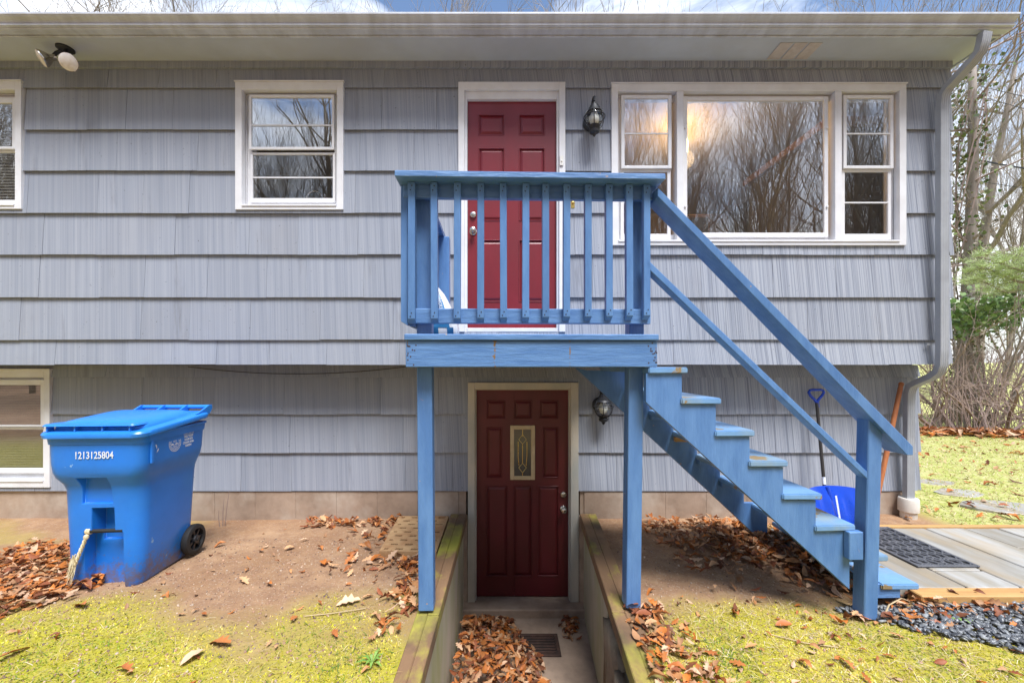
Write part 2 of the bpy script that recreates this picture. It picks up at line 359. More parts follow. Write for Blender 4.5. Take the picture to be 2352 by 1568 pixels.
xs = sorted(set([round(v,3) for v in np.concatenate([np.arange(-4.8, -0.45, 0.06), [-0.45], np.linspace(-0.45, 0.81, 9), np.arange(0.81, 5.2, 0.06), np.arange(5.2, 14, 0.4), [16,19,23,28,35,45,60,90,140,220], [-5,-5.6,-6.5,-8,-10,-13,-17,-23,-32,-45,-70,-120,-220]])]))
ys = sorted(set([round(v,3) for v in np.concatenate([np.arange(1.0, 4.06, 0.05), [4.06], np.arange(4.12, 5.2, 0.12), np.arange(5.2, 14, 0.4), [16,19,23,28,35,45,60,90,140,220], [0.7,0.2,-0.5,-1.5,-3,-5,-8,-12,-18,-26,-40,-70,-120,-220]])]))
gv, gf, gmoss = [], [], []
def moss_mask(x, d):
    nb = 0.42*mnoise.noise(Vector((x*1.2, d*1.6, 0.3))) + 0.16*mnoise.noise(Vector((x*3.2, d*3.2, 5.0))) + 0.10*mnoise.noise(Vector((x*9, d*9, 2.0)))
    if x < 0.2: m = smooth(2.70, 2.10, d + nb*1.3 + 0.10*(x+1.5))
    else: m = smooth(2.62, 2.20, d + nb*0.9)
    if x < -2.0: m = max(m, 0.35*smooth(0.1, 0.35, 0.5-abs(d-3.55)+nb) * smooth(-2.7,-3.1,x))
    lawn = smooth(3.9, 4.3, x) * smooth(3.5, 3.7, d)
    far = smooth(5.0, 6.0, d)
    m *= smooth(-0.3, 1.3, d)            # unseen leaf mould under the trees opposite, kept brown to cut green bounce light
    return max(m, lawn, far), max(lawn, far*0.9)
for d in ys:
    for x in xs:
        xx = x
        if 0.1 < x < 2.2 and 0.7 < d < 4.2:
            w = smooth(0.1, 0.81, x) if x <= 0.81 else 1 - smooth(0.81, 2.2, x)
            xx = x + (trench_edge(d) - 0.81) * w
        gv.append((xx, d, gz(xx, d))); gmoss.append(moss_mask(xx, d))
nx = len(xs)
for j in range(len(ys)-1):
    for i in range(nx-1):
        if xs[i] >= -0.451 and xs[i+1] <= 0.811 and ys[j] >= 1.19 and ys[j+1] <= 5.21: continue
        gf.append((j*nx+i, j*nx+i+1, (j+1)*nx+i+1, (j+1)*nx+i))
gme = bpy.data.meshes.new('ground'); gme.from_pydata(gv, [], gf); gme.shade_smooth()
ga = gme.color_attributes.new('cover', 'FLOAT_COLOR', 'POINT')
ga.data.foreach_set('color', np.array([(a, b, 0, 1) for a, b in gmoss], dtype=np.float32).ravel())
def ground_mat():
    m, n, l, b = new_mat('dirt_and_moss')
    t = n.new('ShaderNodeTexCoord'); a = n.new('ShaderNodeAttribute'); a.attribute_name = 'cover'
    sp = n.new('ShaderNodeSeparateColor'); l.new(a.outputs['Color'], sp.inputs['Color'])
    def nz(s, det=6, ro=0.65):
        x = n.new('ShaderNodeTexNoise'); x.inputs['Scale'].default_value = s; x.inputs['Detail'].default_value = det; x.inputs['Roughness'].default_value = ro
        l.new(t.outputs['Object'], x.inputs['Vector']); return x.outputs['Fac']
    def mr(v, p, q, lo=0, hi=1):
        r = n.new('ShaderNodeMapRange'); r.inputs['From Min'].default_value = p; r.inputs['From Max'].default_value = q; r.inputs['To Min'].default_value = lo; r.inputs['To Max'].default_value = hi
        l.new(v, r.inputs['Value']); return r.outputs['Result']
    def mixc(f, p, q):
        k = n.new('ShaderNodeMix'); k.data_type = 'RGBA'
        if isinstance(f, float): k.inputs['Factor'].default_value = f
        else: l.new(f, k.inputs['Factor'])
        for nm, v in (('A', p), ('B', q)):
            if isinstance(v, tuple): k.inputs[nm].default_value = rgba(v)
            else: l.new(v, k.inputs[nm])
        return k.outputs['Result']
    n1, n2, n3, n4 = nz(1.3), nz(9), nz(55, 4), nz(160, 2)
    dirt = mixc(mr(n1, 0.38, 0.62), (0.30, 0.175, 0.095), (0.40, 0.255, 0.15))
    dirt = mixc(mr(nz(0.55, 3), 0.52, 0.68, 0, 0.4), dirt, (0.23, 0.125, 0.075))
    dirt = mixc(mr(n2, 0.40, 0.62, 0, 0.6), dirt, (0.23, 0.13, 0.08))
    dirt = mixc(mr(n3, 0.56, 0.68, 0, 0.75), dirt, (0.42, 0.32, 0.24))
    dirt = mixc(mr(n4, 0.62, 0.70, 0, 0.7), dirt, (0.13, 0.085, 0.06))
    moss = mixc(mr(n2, 0.36, 0.64), (0.34, 0.305, 0.02), (0.43, 0.37, 0.06))
    moss = mixc(mr(n3, 0.50, 0.64, 0, 0.8), moss, (0.20, 0.185, 0.02))
    moss = mixc(mr(n4, 0.56, 0.66, 0, 0.6), moss, (0.42, 0.36, 0.17))
    lawn = mixc(mr(n2, 0.4, 0.6), (0.36, 0.38, 0.10), (0.46, 0.44, 0.20))
    moss = mixc(sp.outputs['Green'], moss, lawn)
    col = mixc(sp.outputs['Red'], dirt, moss)
    l.new(col, b.inputs['Base Color']); b.inputs['Roughness'].default_value = 0.92; b.inputs['Specular IOR Level'].default_value = 0.2
    add = n.new('ShaderNodeMath'); add.operation = 'ADD'; l.new(mr(n3, 0, 1, 0, 1), add.inputs[0]); l.new(mr(n4, 0, 1, 0, 0.5), add.inputs[1])
    bp = n.new('ShaderNodeBump'); add2 = n.new('ShaderNodeMath'); add2.operation = 'ADD'; l.new(add.outputs[0], add2.inputs[0]); l.new(mr(nz(16, 6, .7), .3, .7, 0, 1.4), add2.inputs[1])
    bp.inputs['Strength'].default_value = 0.6; bp.inputs['Distance'].default_value = 0.010
    l.new(add2.outputs[0], bp.inputs['Height']); l.new(bp.outputs['Normal'], b.inputs['Normal'])
    return m
M['ground'] = ground_mat(); gme.materials.append(M['ground'])
ground = link(bpy.data.objects.new('ground', gme)); tag(ground, kind='structure')

# ------------------------------------------------------------------ house
HR = 4.04                        # right corner of the house
HL = -8.4                        # it runs on past the left edge of the picture
house = thing('house', 'grey shake-sided raised ranch house with white trim and red doors', 'house', (0, DL, 0.85))
BACK = 10.5
Z_BOT = PZ(838, DW); Z_SOF = PZ(141, DW); Z_FR = PZ(155, DW)

def subtract(rect, holes):
    out = [rect]
    for h in holes:
        nxt = []
        for (x0,x1,z0,z1) in out:
            a0,a1,b0,b1 = max(x0,h[0]),min(x1,h[1]),max(z0,h[2]),min(z1,h[3])
            if a0 >= a1 or b0 >= b1: nxt.append((x0,x1,z0,z1)); continue
            if x0 < a0: nxt.append((x0,a0,z0,z1))
            if a1 < x1: nxt.append((a1,x1,z0,z1))
            if z0 < b0: nxt.append((a0,a1,z0,b0))
            if b1 < z1: nxt.append((a0,a1,b1,z1))
        out = nxt
    return [r for r in out if r[1]-r[0] > 0.012 and r[3]-r[2] > 0.012]
def rpx(x0, x1, y0, y1, d): return (PX(x0,d), PX(x1,d), PZ(y1,d), PZ(y0,d))     # left, right, bottom, top

W_LEFT = rpx(-196, 52, 189, 481, DW); W_KIT = rpx(542, 789.5, 190.5, 482.5, DW)
W_PIC = rpx(1404, 2079, 195, 564, DW); D_UP = rpx(1053, 1298, 190.5, 762, DW)
W_LOW = rpx(-150, 117, 849, 1118, DL); D_LOW = rpx(1075, 1328.5, 878, 1390, DL)

# sheathing behind the shingles, with the real openings
up_holes = [(h[0]+0.03,h[1]-0.03,h[2]+0.03,h[3]-0.03) for h in (W_LEFT,W_KIT,W_PIC,D_UP)]
mb = MB()
for r in subtract((HL, HR-0.012, Z_BOT+0.02, Z_SOF+0.3), up_holes): mb.box(r[0],r[1],DW+0.03,DW+0.14,r[2],r[3])
wall_up = obj('wall', mb, M['wallback'], house)
mb = MB()
M['glass_screen'] = glass_mat('screened_window_glass', 0.12, (0.95,0.945,0.93), 0.0)
lo_holes = [(h[0]+0.03,h[1]-0.03,h[2]+0.03,h[3]-0.03) for h in (W_LOW,)] + [(D_LOW[0]+0.03, D_LOW[1]-0.03, -1, D_LOW[3]-0.03)]
Z_FND = PZ(1127, DL)
for r in subtract((HL, HR-0.012, Z_FND, Z_BOT+0.02), lo_holes): mb.box(r[0],r[1],DL+0.03,DL+0.14,r[2],r[3])
wall_lo = obj('lower_wall', mb, M['wallback'], house)

def course(parent, zb, zt, x0, x1, holes, y, thick_b=0.023, thick_t=0.001, avg=0.56, seed=0):
    r = random.Random(seed); x = x0 - r.uniform(0, avg*0.8)
    while x < x1:
        w = avg * r.uniform(0.6, 1.35); a, b = max(x, x0), min(x + w, x1); x += w
        if b - a < 0.015: continue
        dz = r.uniform(-0.003, 0.002); dy = r.uniform(-0.002, 0.001); tl = r.uniform(-0.0015, 0.0015)
        for (p0,p1,q0,q1) in subtract((a+0.0010, b-0.0010, zb+dz, zt), holes):
            def yf(z): return y + dy + (thick_b - thick_t) * (z - zb) / max(zt - zb, 0.01)
            bot = q0 < zb + 0.01; yb_ = yf(q0) + (0.010 if bot else 0.02)
            t0 = tl * (p0-a)/(b-a) if bot else 0; t1 = tl * (p1-a)/(b-a) if bot else 0
            m = MB().hexa([(p0,yf(q0),q0+t0),(p1,yf(q0),q0+t1),(p1,yb_,q0+t1),(p0,yb_,q0+t0),(p0,yf(q1),q1),(p1,yf(q1),q1),(p1,y+0.03,q1),(p0,y+0.03,q1)])
            obj('shingle', m, M['siding'], parent)
ub = [PZ(v, DW) for v in (201, 297.5, 392, 489, 584.5, 682.5, 780, 837)]
holes = [W_LEFT, W_KIT, W_PIC, D_UP]
top = Z_FR
for i, zb in enumerate(ub):
    course(wall_up, zb, top + (0.03 if i else 0), HL, HR, holes, DW, seed=20+i); top = zb
lb = [PZ(v, DL) for v in (866, 951, 1039.5, 1127)]
top = Z_BOT + 0.0
for i, zb in enumerate(lb):
    course(wall_lo, zb, top + (0.03 if i else 0), HL, HR+0.012, [W_LOW, D_LOW], DL, avg=0.56, seed=50+i); top = zb
# end wall: courses whose flared butts show past the corner
mbw = MB().box(HR-0.012, HR-0.13, DW+0.141, BACK, Z_BOT+0.02, Z_SOF+0.3).box(HR-0.012, HR-0.13, DL+0.141, BACK, 0.3, Z_BOT+0.019)
wall_side = obj('end_wall', mbw, M['wallback'], house)
def side_course(zb, zt, ya, yb, xf, seed):
    r = random.Random(seed); y = ya
    while y < yb:
        w = 0.5*r.uniform(0.7, 1.3) if y < 6 else 1.6; b = min(y+w, yb); fl = 0.055 + r.uniform(-0.008, 0.008); dz = r.uniform(-0.006, 0.006)
        obj('shingle', MB().hexa([(xf-0.01,y,zb+dz),(xf+fl,y,zb+dz),(xf+fl,b-0.002,zb+dz),(xf-0.01,b-0.002,zb+dz),(xf-0.01,y,zt),(xf+0.018,y,zt),(xf+0.018,b-0.002,zt),(xf-0.01,b-0.002,zt)]), M['siding'], wall_side)
        y = b
top = Z_FR
for i, zb in enumerate(ub):
    side_course(zb+0.004, top+0.03, DW+0.02, BACK, HR, 80+i); top = zb
top = Z_BOT
for i, zb in enumerate(lb):
    side_course(zb+0.004, top+(0.03 if i else 0), DL+0.02, BACK, HR+0.012, 90+i); top = zb
# underside of the overhanging storey, foundation, rear walls, floors
obj('overhang_soffit', MB().box(HL, HR, DW+0.012, DL+0.2, Z_BOT+0.006, Z_BOT+0.018), M['siding'], house)
fnd = obj('foundation', MB().box(HL, PX(1070,DL), DL+0.02, DL+0.25, -0.3, Z_FND+0.004).box(PX(1333,DL), HR-0.03, DL+0.02, DL+0.25, -0.3, Z_FND+0.004).box(HR-0.05, HR-0.25, DL+0.251, BACK, -0.3, Z_FND), M['foundation'], house)
for k in range(9):      # visible block courses
    xa = 0.78 + k*0.4
    if xa + 0.39 < HR: obj('block', MB().box(xa, min(xa+0.3985, HR-0.04), DL+0.008, DL+0.1, 0.72, Z_FND-0.012), M['foundation'], fnd, bevel=0.0015)
for k in range(9):
    xb = -0.46 - k*0.4
    obj('block', MB().box(xb-0.3985, xb, DL+0.010, DL+0.1, 0.70, Z_FND-0.010), M['foundation'], fnd, bevel=0.0015)
obj('rear_wall', MB().box(HL, HR-0.14, BACK, BACK+0.12, 0.3, Z_SOF+0.3).box(HL-0.12, HL, DW+0.03, BACK+0.12, 0.3, Z_SOF+0.3), M['interior'], house)
obj('floor_slab', MB().box(HL, HR-0.14, DW+0.15, BACK, Z_BOT+0.03, Z_BOT+0.09).box(HL, HR-0.14, DL+0.26, BACK, -0.12, -0.06), M['wood_in'], house)
obj('ceiling', MB().box(HL, HR-0.14, DW+0.15, BACK, Z_SOF-0.12, Z_SOF-0.09), M['interior'], house)
obj('partition', MB().box(-0.75, -0.65, DW+0.15, BACK, Z_BOT+0.1, Z_SOF-0.13).box(0.62, 0.72, DW+0.15, BACK, Z_BOT+0.1, Z_SOF-0.13).box(-3.2, -3.1, DW+0.15, BACK, Z_BOT+0.1, Z_SOF-0.13)
    .box(-3.09, -0.76, 6.6, 6.7, Z_BOT+0.1, Z_SOF-0.13).box(0.73, HR-0.15, 7.2, 7.3, Z_BOT+0.1, Z_SOF-0.13).box(HL, -3.21, 6.4, 6.5, Z_BOT+0.1, Z_SOF-0.13)
    .box(HL, PX(1068,DL), 6.4, 6.5, 0.0, Z_BOT), M['interior'], house)
# eaves
DF = 3.474
obj('frieze', MB().box(HL, HR+0.02, DW-0.006, DW+0.029, Z_FR-0.004, Z_SOF+0.01), M['siding'], house, bevel=0.002)
XR = 4.15
sof = obj('soffit', MB().box(HL, XR-0.02, DF+0.003, DW+0.1, Z_SOF, Z_SOF+0.012).box(HR+0.07, XR-0.02, DW+0.102, BACK+0.3, Z_SOF, Z_SOF+0.012), M['soffit'], house)
M['vent'] = pm('peeling_soffit_vent', (0.55, 0.50, 0.46), (0.48, 0.42, 0.38), scale=20, rough=0.8, bump=0.2)
for k in range(3):
    xa = PX(1778 + k*33, 3.62)
    obj('vent', MB().box(xa, xa+0.112, 3.535, 3.725, Z_SOF-0.006, Z_SOF-0.001), M['vent'], sof, bevel=0.002)
obj('fascia', MB().box(HL, XR, DF-0.018, DF+0.002, Z_SOF-0.012, Z_SOF+0.13).box(XR-0.018, XR, DF+0.003, BACK+0.3, Z_SOF-0.012, Z_SOF+0.13), M['gutter'], house, bevel=0.002)
gx0 = DF-0.019
gp = [(gx0, 0.088), (gx0-0.004, 0.088), (gx0-0.004, 0.004), (gx0-0.060, 0.004), (gx0-0.064, 0.010), (gx0-0.064, 0.018), (gx0-0.084, 0.021), (gx0-0.086, 0.030), (gx0-0.070, 0.037), (gx0-0.072, 0.042), (gx0-0.086, 0.058), (gx0-0.108, 0.072), (gx0-0.118, 0.084), (gx0-0.118, 0.098),
      (gx0-0.108, 0.100), (gx0-0.108, 0.090), (gx0-0.112, 0.088), (gx0-0.100, 0.074), (gx0-0.082, 0.063), (gx0-0.070, 0.045), (gx0-0.062, 0.034), (gx0-0.060, 0.008), (gx0-0.008, 0.008), (gx0-0.008, 0.096), (gx0, 0.096)]
gz0 = Z_SOF - 0.006
gut = obj('gutter', MB().prism([(HL, y, gz0+z) for y, z in gp], (XR+0.01-HL, 0, 0)), M['gutter'], house)
obj('end_cap', MB().prism([(XR+0.0102, y, gz0+z) for y, z in gp[2:15]] + [(XR+0.0102, gx0-0.004, gz0+0.09)], (0.003, 0, 0)), M['gutter'], gut)
obj('roof', MB().hexa([(HL-0.3, DF-0.05, Z_SOF+0.121),(XR+0.02, DF-0.05, Z_SOF+0.121),(XR+0.02, 7.2, Z_SOF+0.62),(HL-0.3, 7.2, Z_SOF+0.62),(HL-0.3, DF-0.05, Z_SOF+0.131),(XR+0.02, DF-0.05, Z_SOF+0.131),(XR+0.02, 7.2, Z_SOF+0.63),(HL-0.3, 7.2, Z_SOF+0.63)])
    .hexa([(HL-0.3, 7.201, Z_SOF+0.62),(XR+0.02, 7.201, Z_SOF+0.62),(XR+0.02, 11.0, Z_SOF+0.11),(HL-0.3, 11.0, Z_SOF+0.11),(HL-0.3, 7.201, Z_SOF+0.63),(XR+0.02, 7.201, Z_SOF+0.63),(XR+0.02, 11.0, Z_SOF+0.12),(HL-0.3, 11.0, Z_SOF+0.12)])
    .prism([(XR-0.03, DF, Z_SOF+0.12),(XR-0.03, 7.2, Z_SOF+0.61),(XR-0.03, 10.9, Z_SOF+0.11)], (0.01,0,0)), M['roof'], house)

# downspout: fluted rectangular pipe swept along a path
def spout_ring(c, w, dp, dirv, upv):
    # cross-section with shallow flutes on the broad face
    t = Vector(dirv).normalized(); sd = Vector((1,0,0)) if abs(t.x) < 0.75 else Vector((0,1,0))
    a = (sd - t*sd.dot(t)).normalized(); b = t.cross(a).normalized()
    if b.y > 0: b = -b
    P = []
    n = 12
    for i in range(n+1):
        u = -w/2 + w*i/n; P.append((u, dp/2 - (0.0035 if (i % 3 == 1 and 0 < i < n) else 0)))
    P += [(w/2, dp/4), (w/2, -dp/4), (w/2, -dp/2), (0, -dp/2), (-w/2, -dp/2), (-w/2, -dp/4), (-w/2, dp/4)]
    return [Vector(c) + a*u + b*v for u, v in P]
def spout(path, w, dp):
    mb = MB(); rings = []
    for i, p in enumerate(path):
        d = Vector(path[min(i+1,len(path)-1)]) - Vector(path[max(i-1,0)])
        rings.append(spout_ring(p, w, dp, d, None))
    n = len(rings[0]); o = 0
    V = [v for r in rings for v in r]; Fc = []
    for i in range(len(rings)-1):
        for j in range(n):
            Fc.append((i*n+j, i*n+(j+1)%n, (i+1)*n+(j+1)%n, (i+1)*n+j))
    Fc.append(tuple(range(n))); Fc.append(tuple((len(rings)-1)*n+j for j in range(n)))
    return mb.add(V, Fc)
xs0 = PX(2169, 3.66)
ds_path = [(PX(2262,3.405), 3.405, PZ(76,3.405)), (PX(2259,3.405), 3.408, PZ(98,3.408)), (PX(2252,3.43), 3.43, PZ(118,3.43)), (PX(2236,3.47), 3.47, PZ(139,3.47)), (PX(2196,3.58), 3.58, PZ(182,3.58)), (PX(2178,3.645), 3.645, PZ(201,3.645)), (xs0+0.004, 3.672, PZ(220,3.67)), (xs0, 3.678, PZ(245,3.675)),
           (xs0, 3.68, PZ(800,3.68)), (xs0, 3.685, PZ(838,3.69)), (xs0, 3.705, PZ(853,3.70)), (xs0, 3.76, PZ(864,3.75)), (xs0, 3.89, PZ(878,3.87)), (xs0, 3.95, PZ(886,3.94)), (xs0, 3.975, PZ(902,3.97)), (xs0, 3.98, PZ(930,3.98)), (xs0, 3.985, PZ(1147,3.985))]
dsp = obj('downspout', spout(ds_path, 0.074, 0.05), M['spout'], house, smooth=True)
obj('strap', MB().box(xs0-0.075, xs0-0.037, 3.735, 3.742, PZ(793,3.74), PZ(788,3.74)), M['spout'], dsp)
obj('drain_adapter', MB().lathe([(0.060,0),(0.064,0.02),(0.064,0.09),(0.079,0.10),(0.079,0.215),(0.074,0.225),(0.045,0.225)], 24, (xs0, 3.985, PZ(1196,3.985))), M['pvc'], dsp, smooth=True)

# windows
def frame_box(mb, x0, x1, z0, z1, w, y0, y1, wt=None, wb=None):
    wt = wt or w; wb = wb or w
    mb.box(x0, x0+w, y0, y1, z0, z1); mb.box(x1-w, x1, y0, y1, z0, z1)
    mb.box(x0+w, x1-w, y0, y1, z1-wt, z1); mb.box(x0+w, x1-w, y0, y1, z0, z0+wb); return mb
def sash_unit(parent, glass, y, stile, rt, rb, muntin=None, ph=0.02, screen=False):
    """glass: left,right,bottom,top of the glass"""
    a,b,c,e = glass
    s = obj('sash', frame_box(MB(), a-stile, b+stile, c-rb, e+rt, stile, y, y+ph, rt, rb), M['sash'], parent, bevel=0.002)
    obj('pane', MB().box(a-0.003, b+0.003, y+0.010, y+0.013, c-0.003, e+0.003), M['glass_screen' if y > DW+0.035 and y < DW+0.045 or y > DL+0.035 else 'glass'], parent)
    if muntin: obj('muntin', MB().box(a, b, y+0.004, y+0.0095, muntin-0.006, muntin+0.006), M['sash'], parent)
    return s
def glazed(name, outer, op, sash_units, d, sill=True, label=None):
    """casing with its reveal, sill, sashes"""
    mb = MB()
    x0,x1,z0,z1 = outer; a,b,c,e = op
    mb.box(x0, a, d-0.014, d+0.05, z0, z1); mb.box(b, x1, d-0.014, d+0.05, z0, z1)
    mb.box(a, b, d-0.0142, d+0.05, e, z1)
    mb.box(a, b, d-0.0142, d+0.05, z0, c)
    mb.box(a-0.0, a+0.008, d+0.051, d+0.14, c, e); mb.box(b-0.008, b, d+0.051, d+0.14, c, e); mb.box(a+0.008, b-0.008, d+0.051, d+0.14, e-0.008, e); mb.box(a+0.008, b-0.008, d+0.051, d+0.14, c, c+0.008)
    w = obj(name, mb, M['trim'], house, bevel=0.0018)
    if label: w['label'] = label
    obj('drip_cap', MB().box(x0-0.006, x1+0.006, d-0.022, d+0.02, z1+0.0005, z1+0.010), M['trim'], w)
    if sill: obj('sill', MB().hexa([(a+0.004,d-0.022,c-0.004),(b-0.004,d-0.022,c-0.004),(b-0.004,d+0.05,c-0.004),(a+0.004,d+0.05,c-0.004),(a+0.004,d-0.022,c+0.012),(b-0.004,d-0.022,c+0.012),(b-0.004,d+0.05,c+0.020),(a+0.004,d+0.05,c+0.020)]), M['trim'], w, bevel=0.002)
    obj('stop', frame_box(MB(), a+0.0085, b-0.0085, c+0.0085, e-0.0085, 0.045, d+0.0625, d+0.078, None, 0.075), M['trim'], w, bevel=0.002)
    for u in sash_units: sash_unit(w, *u)
    return w
g = lambda x0,x1,y0,y1,d: rpx(x0,x1,y0,y1,d)
w_kit = glazed('window', W_KIT, g(557,775,208.5,474,DW), [
    (g(574,760,221,335,DW), DW+0.018, 0.021, 0.026, 0.024, PZ(284.6,DW)), (g(574,760,350,451,DW), DW+0.040, 0.021, 0.020, 0.042, PZ(402.7,DW))], DW, label='kitchen window with the faucet behind it')
w_left = glazed('window', W_LEFT, g(-181,38,208,473,DW), [
    (g(-165,22,234,334,DW), DW+0.018, 0.03, 0.05, 0.024, None), (g(-165,22,345,456,DW), DW+0.040, 0.03, 0.020, 0.045, None)], DW, label='window with drawn blinds at the left edge')
pw = glazed('window', W_PIC, g(1418.6,2063.5,211,555.5,DW), [
    (g(1436,1537,223,378,DW), DW+0.018, 0.030, 0.032, 0.026, PZ(304,DW)), (g(1436,1537,390,534,DW), DW+0.040, 0.030, 0.022, 0.05, PZ(461,DW)),
    (g(1582,1899.5,226,532,DW), DW+0.030, 0.036, 0.036, 0.040, None),
    (g(1949,2049.5,223,378,DW), DW+0.018, 0.030, 0.032, 0.026, PZ(304,DW)), (g(1949,2049.5,390,534,DW), DW+0.040, 0.030, 0.022, 0.05, PZ(461,DW))], DW, label='wide picture window with a double-hung sash at each side')
for (p, q) in ((1554,1569), (1916,1931.5)):
    obj('mullion', MB().box(PX(p,DW), PX(q,DW), DW-0.012, DW+0.13, PZ(555,DW), PZ(211.5,DW)), M['trim'], pw, bevel=0.002)
for yy in (290, 472):
    for xx in (1577, 1905): obj('clip', MB().box(PX(xx,DW)-0.008, PX(xx,DW)+0.008, DW+0.018, DW+0.0295, PZ(yy,DW)-0.006, PZ(yy,DW)+0.006), M['sash'], pw)
w_low = glazed('window', W_LOW, g(-136,104,866,1104,DL), [
    (g(-118,88,884,976,DL), DL+0.018, 0.04, 0.05, 0.02, None), (g(-118,88,987,1077,DL), DL+0.040, 0.04, 0.02, 0.05, None)], DL, label='basement window with drawn blinds beside the bin')
def blind(parent, rect, y, n):
    a,b,c,e = rect; mb = MB(); h = (e-c)/n
    for k in range(n):
        z = c + h*(k+0.5)
        mb.hexa([(a,y,z-h*0.42),(b,y,z-h*0.42),(b,y+0.002,z-h*0.42),(a,y+0.002,z-h*0.42),(a,y+0.012,z+h*0.46),(b,y+0.012,z+h*0.46),(b,y+0.014,z+h*0.46),(a,y+0.014,z+h*0.46)])
    o = obj('blind', mb, M['blind'], parent); o['kind'] = 'stuff'
blind(w_left, g(-170,30,228,460,DW), DW+0.09, 34)
blind(w_low, g(-122,95,878,1082,DL), DL+0.09, 34)

# doors
def panel_door(name, rect, y, panels, mat, th=0.042, label=None):
    x0,x1,z0,z1 = rect; mb = MB()
    for r in subtract((x0,x1,z0,z1), panels): mb.box(r[0],r[1],y,y+0.012,r[2],r[3])
    mb.box(x0,x1,y+0.0122,y+th,z0,z1)
    dr = obj(name, mb, mat, house)
    if label: dr['label'] = label
    for (a,b,c,e) in panels:
        k = min(0.030, (b-a)*0.22); h = 0.006
        obj('panel', MB().hexa([(a+h,y+0.0118,c+h),(b-h,y+0.0118,c+h),(b-h,y+0.0121,c+h),(a+h,y+0.0121,c+h),(a+h,y+0.0118,e-h),(b-h,y+0.0118,e-h),(b-h,y+0.0121,e-h),(a+h,y+0.0121,e-h)])
            .add([(a+h,y+0.0117,c+h),(b-h,y+0.0117,c+h),(b-h,y+0.0117,e-h),(a+h,y+0.0117,e-h),(a+k,y+0.002,c+k),(b-k,y+0.002,c+k),(b-k,y+0.002,e-k),(a+k,y+0.002,e-k)],
                 [(0,1,5,4),(1,2,6,5),(2,3,7,6),(3,0,4,7),(4,5,6,7)]), mat, dr)
        obj('panel_moulding', frame_box(MB(), a-0.008, b+0.008, c-0.008, e+0.008, 0.010, y-0.005, y+0.006), mat, dr, bevel=0.003)
    return dr
def knob(parent, x, z, y, big=True):
    pr = [(0.033,0),(0.033,0.006),(0.028,0.010),(0.012,0.014),(0.012,0.03),(0.022,0.036),(0.028,0.046),(0.027,0.058),(0.018,0.064),(0.001,0.066)] if big else [(0.031,0),(0.031,0.008),(0.026,0.018),(0.012,0.022),(0.012,0.026),(0.001,0.027)]
    obj('knob' if big else 'deadbolt', MB().lathe(pr, 22, (x, y, z), (0,-1,0)), M['nickel'], parent, smooth=True)
YD = DW + 0.045
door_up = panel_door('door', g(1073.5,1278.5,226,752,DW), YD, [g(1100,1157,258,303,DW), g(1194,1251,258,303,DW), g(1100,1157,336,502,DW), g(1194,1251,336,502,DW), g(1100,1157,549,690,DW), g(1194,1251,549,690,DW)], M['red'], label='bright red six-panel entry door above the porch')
knob(door_up, PX(1086,DW), PZ(490.5,DW), YD, False); knob(door_up, PX(1086,DW), PZ(528.5,DW), YD)
x0,x1,z0,z1 = D_UP; i0,i1,_,i3 = g(1067,1284,208.5,762,DW); s0,s1,_,s3 = g(1073,1279,226.5,762,DW)
mb = MB().box(x0,i0,DW-0.015,DW+0.04,z0,z1).box(i1,x1,DW-0.015,DW+0.04,z0,z1).box(i0,i1,DW-0.0152,DW+0.04,i3,z1)
mb.box(i0,s0,DW+0.01,DW+0.14,z0,i3).box(s1,i1,DW+0.01,DW+0.14,z0,i3).box(s0,s1,DW+0.0102,DW+0.14,s3,i3)
df = obj('door_frame', mb, M['trim'], house, bevel=0.002)
obj('threshold', MB().box(s0, s1, DW+0.0, DW+0.14, PZ(762,DW), PZ(753,DW)), M['trim'], df, bevel=0.003)
obj('doorbell', MB().box(PX(1285,DW), PX(1293,DW), DW-0.026, DW-0.0153, PZ(383,DW), PZ(361,DW)).lathe([(0.008,0),(0.008,0.004),(0.003,0.006)],12,(PX(1289,DW),DW-0.026,PZ(373,DW)),(0,-1,0)), M['white_plastic'], df, bevel=0.002)
bp = obj('brass_plate', MB().box(PX(1311.5,DW), PX(1320,DW), DW-0.004, DW+0.008, PZ(478,DW), PZ(459,DW)), M['brass'], house, bevel=0.003)
obj('button', MB().lathe([(0.010,0),(0.009,0.008),(0.003,0.010)], 14, (PX(1315.7,DW), DW-0.004, PZ(466,DW)), (0,-1,0)), M['brass'], bp, smooth=True)

YL = DL + 0.075
wx = g(1172,1230,979,1106,DL)
pan = [g(1118,1160,922,962,DL), g(1182,1222,922,962,DL), g(1242,1284,922,962,DL), g(1118,1152,985,1100,DL), g(1250,1284,985,1100,DL), g(1118,1165,1122,1330,DL), g(1181,1222,1122,1330,DL), g(1238,1284,1122,1330,DL)]
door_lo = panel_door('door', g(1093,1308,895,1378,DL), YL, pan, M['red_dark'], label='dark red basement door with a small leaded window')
M['oval'] = pm('cream_door_lite_frame', (0.62,0.50,0.31), (0.52,0.40,0.23), scale=9, rough=0.5)
lite = obj('lite_frame', frame_box(MB(), wx[0], wx[1], wx[2], wx[3], 0.040, YL-0.012, YL+0.002), M['oval'], door_lo, bevel=0.004)
def glass_dark():
    m, n, l, b = new_mat('leaded_glass'); b.inputs['Base Color'].default_value = (0.075,0.07,0.06,1); b.inputs['Roughness'].default_value = 0.12; b.inputs['Specular IOR Level'].default_value = 0.8
    t = n.new('ShaderNodeTexCoord'); x = n.new('ShaderNodeTexNoise'); x.inputs['Scale'].default_value = 60
    bb = n.new('ShaderNodeBump'); bb.inputs['Strength'].default_value = 0.25; bb.inputs['Distance'].default_value = 0.004
    l.new(t.outputs['Object'], x.inputs['Vector']); l.new(x.outputs['Fac'], bb.inputs['Height']); l.new(bb.outputs['Normal'], b.inputs['Normal']); return m
M['leadglass'] = glass_dark()
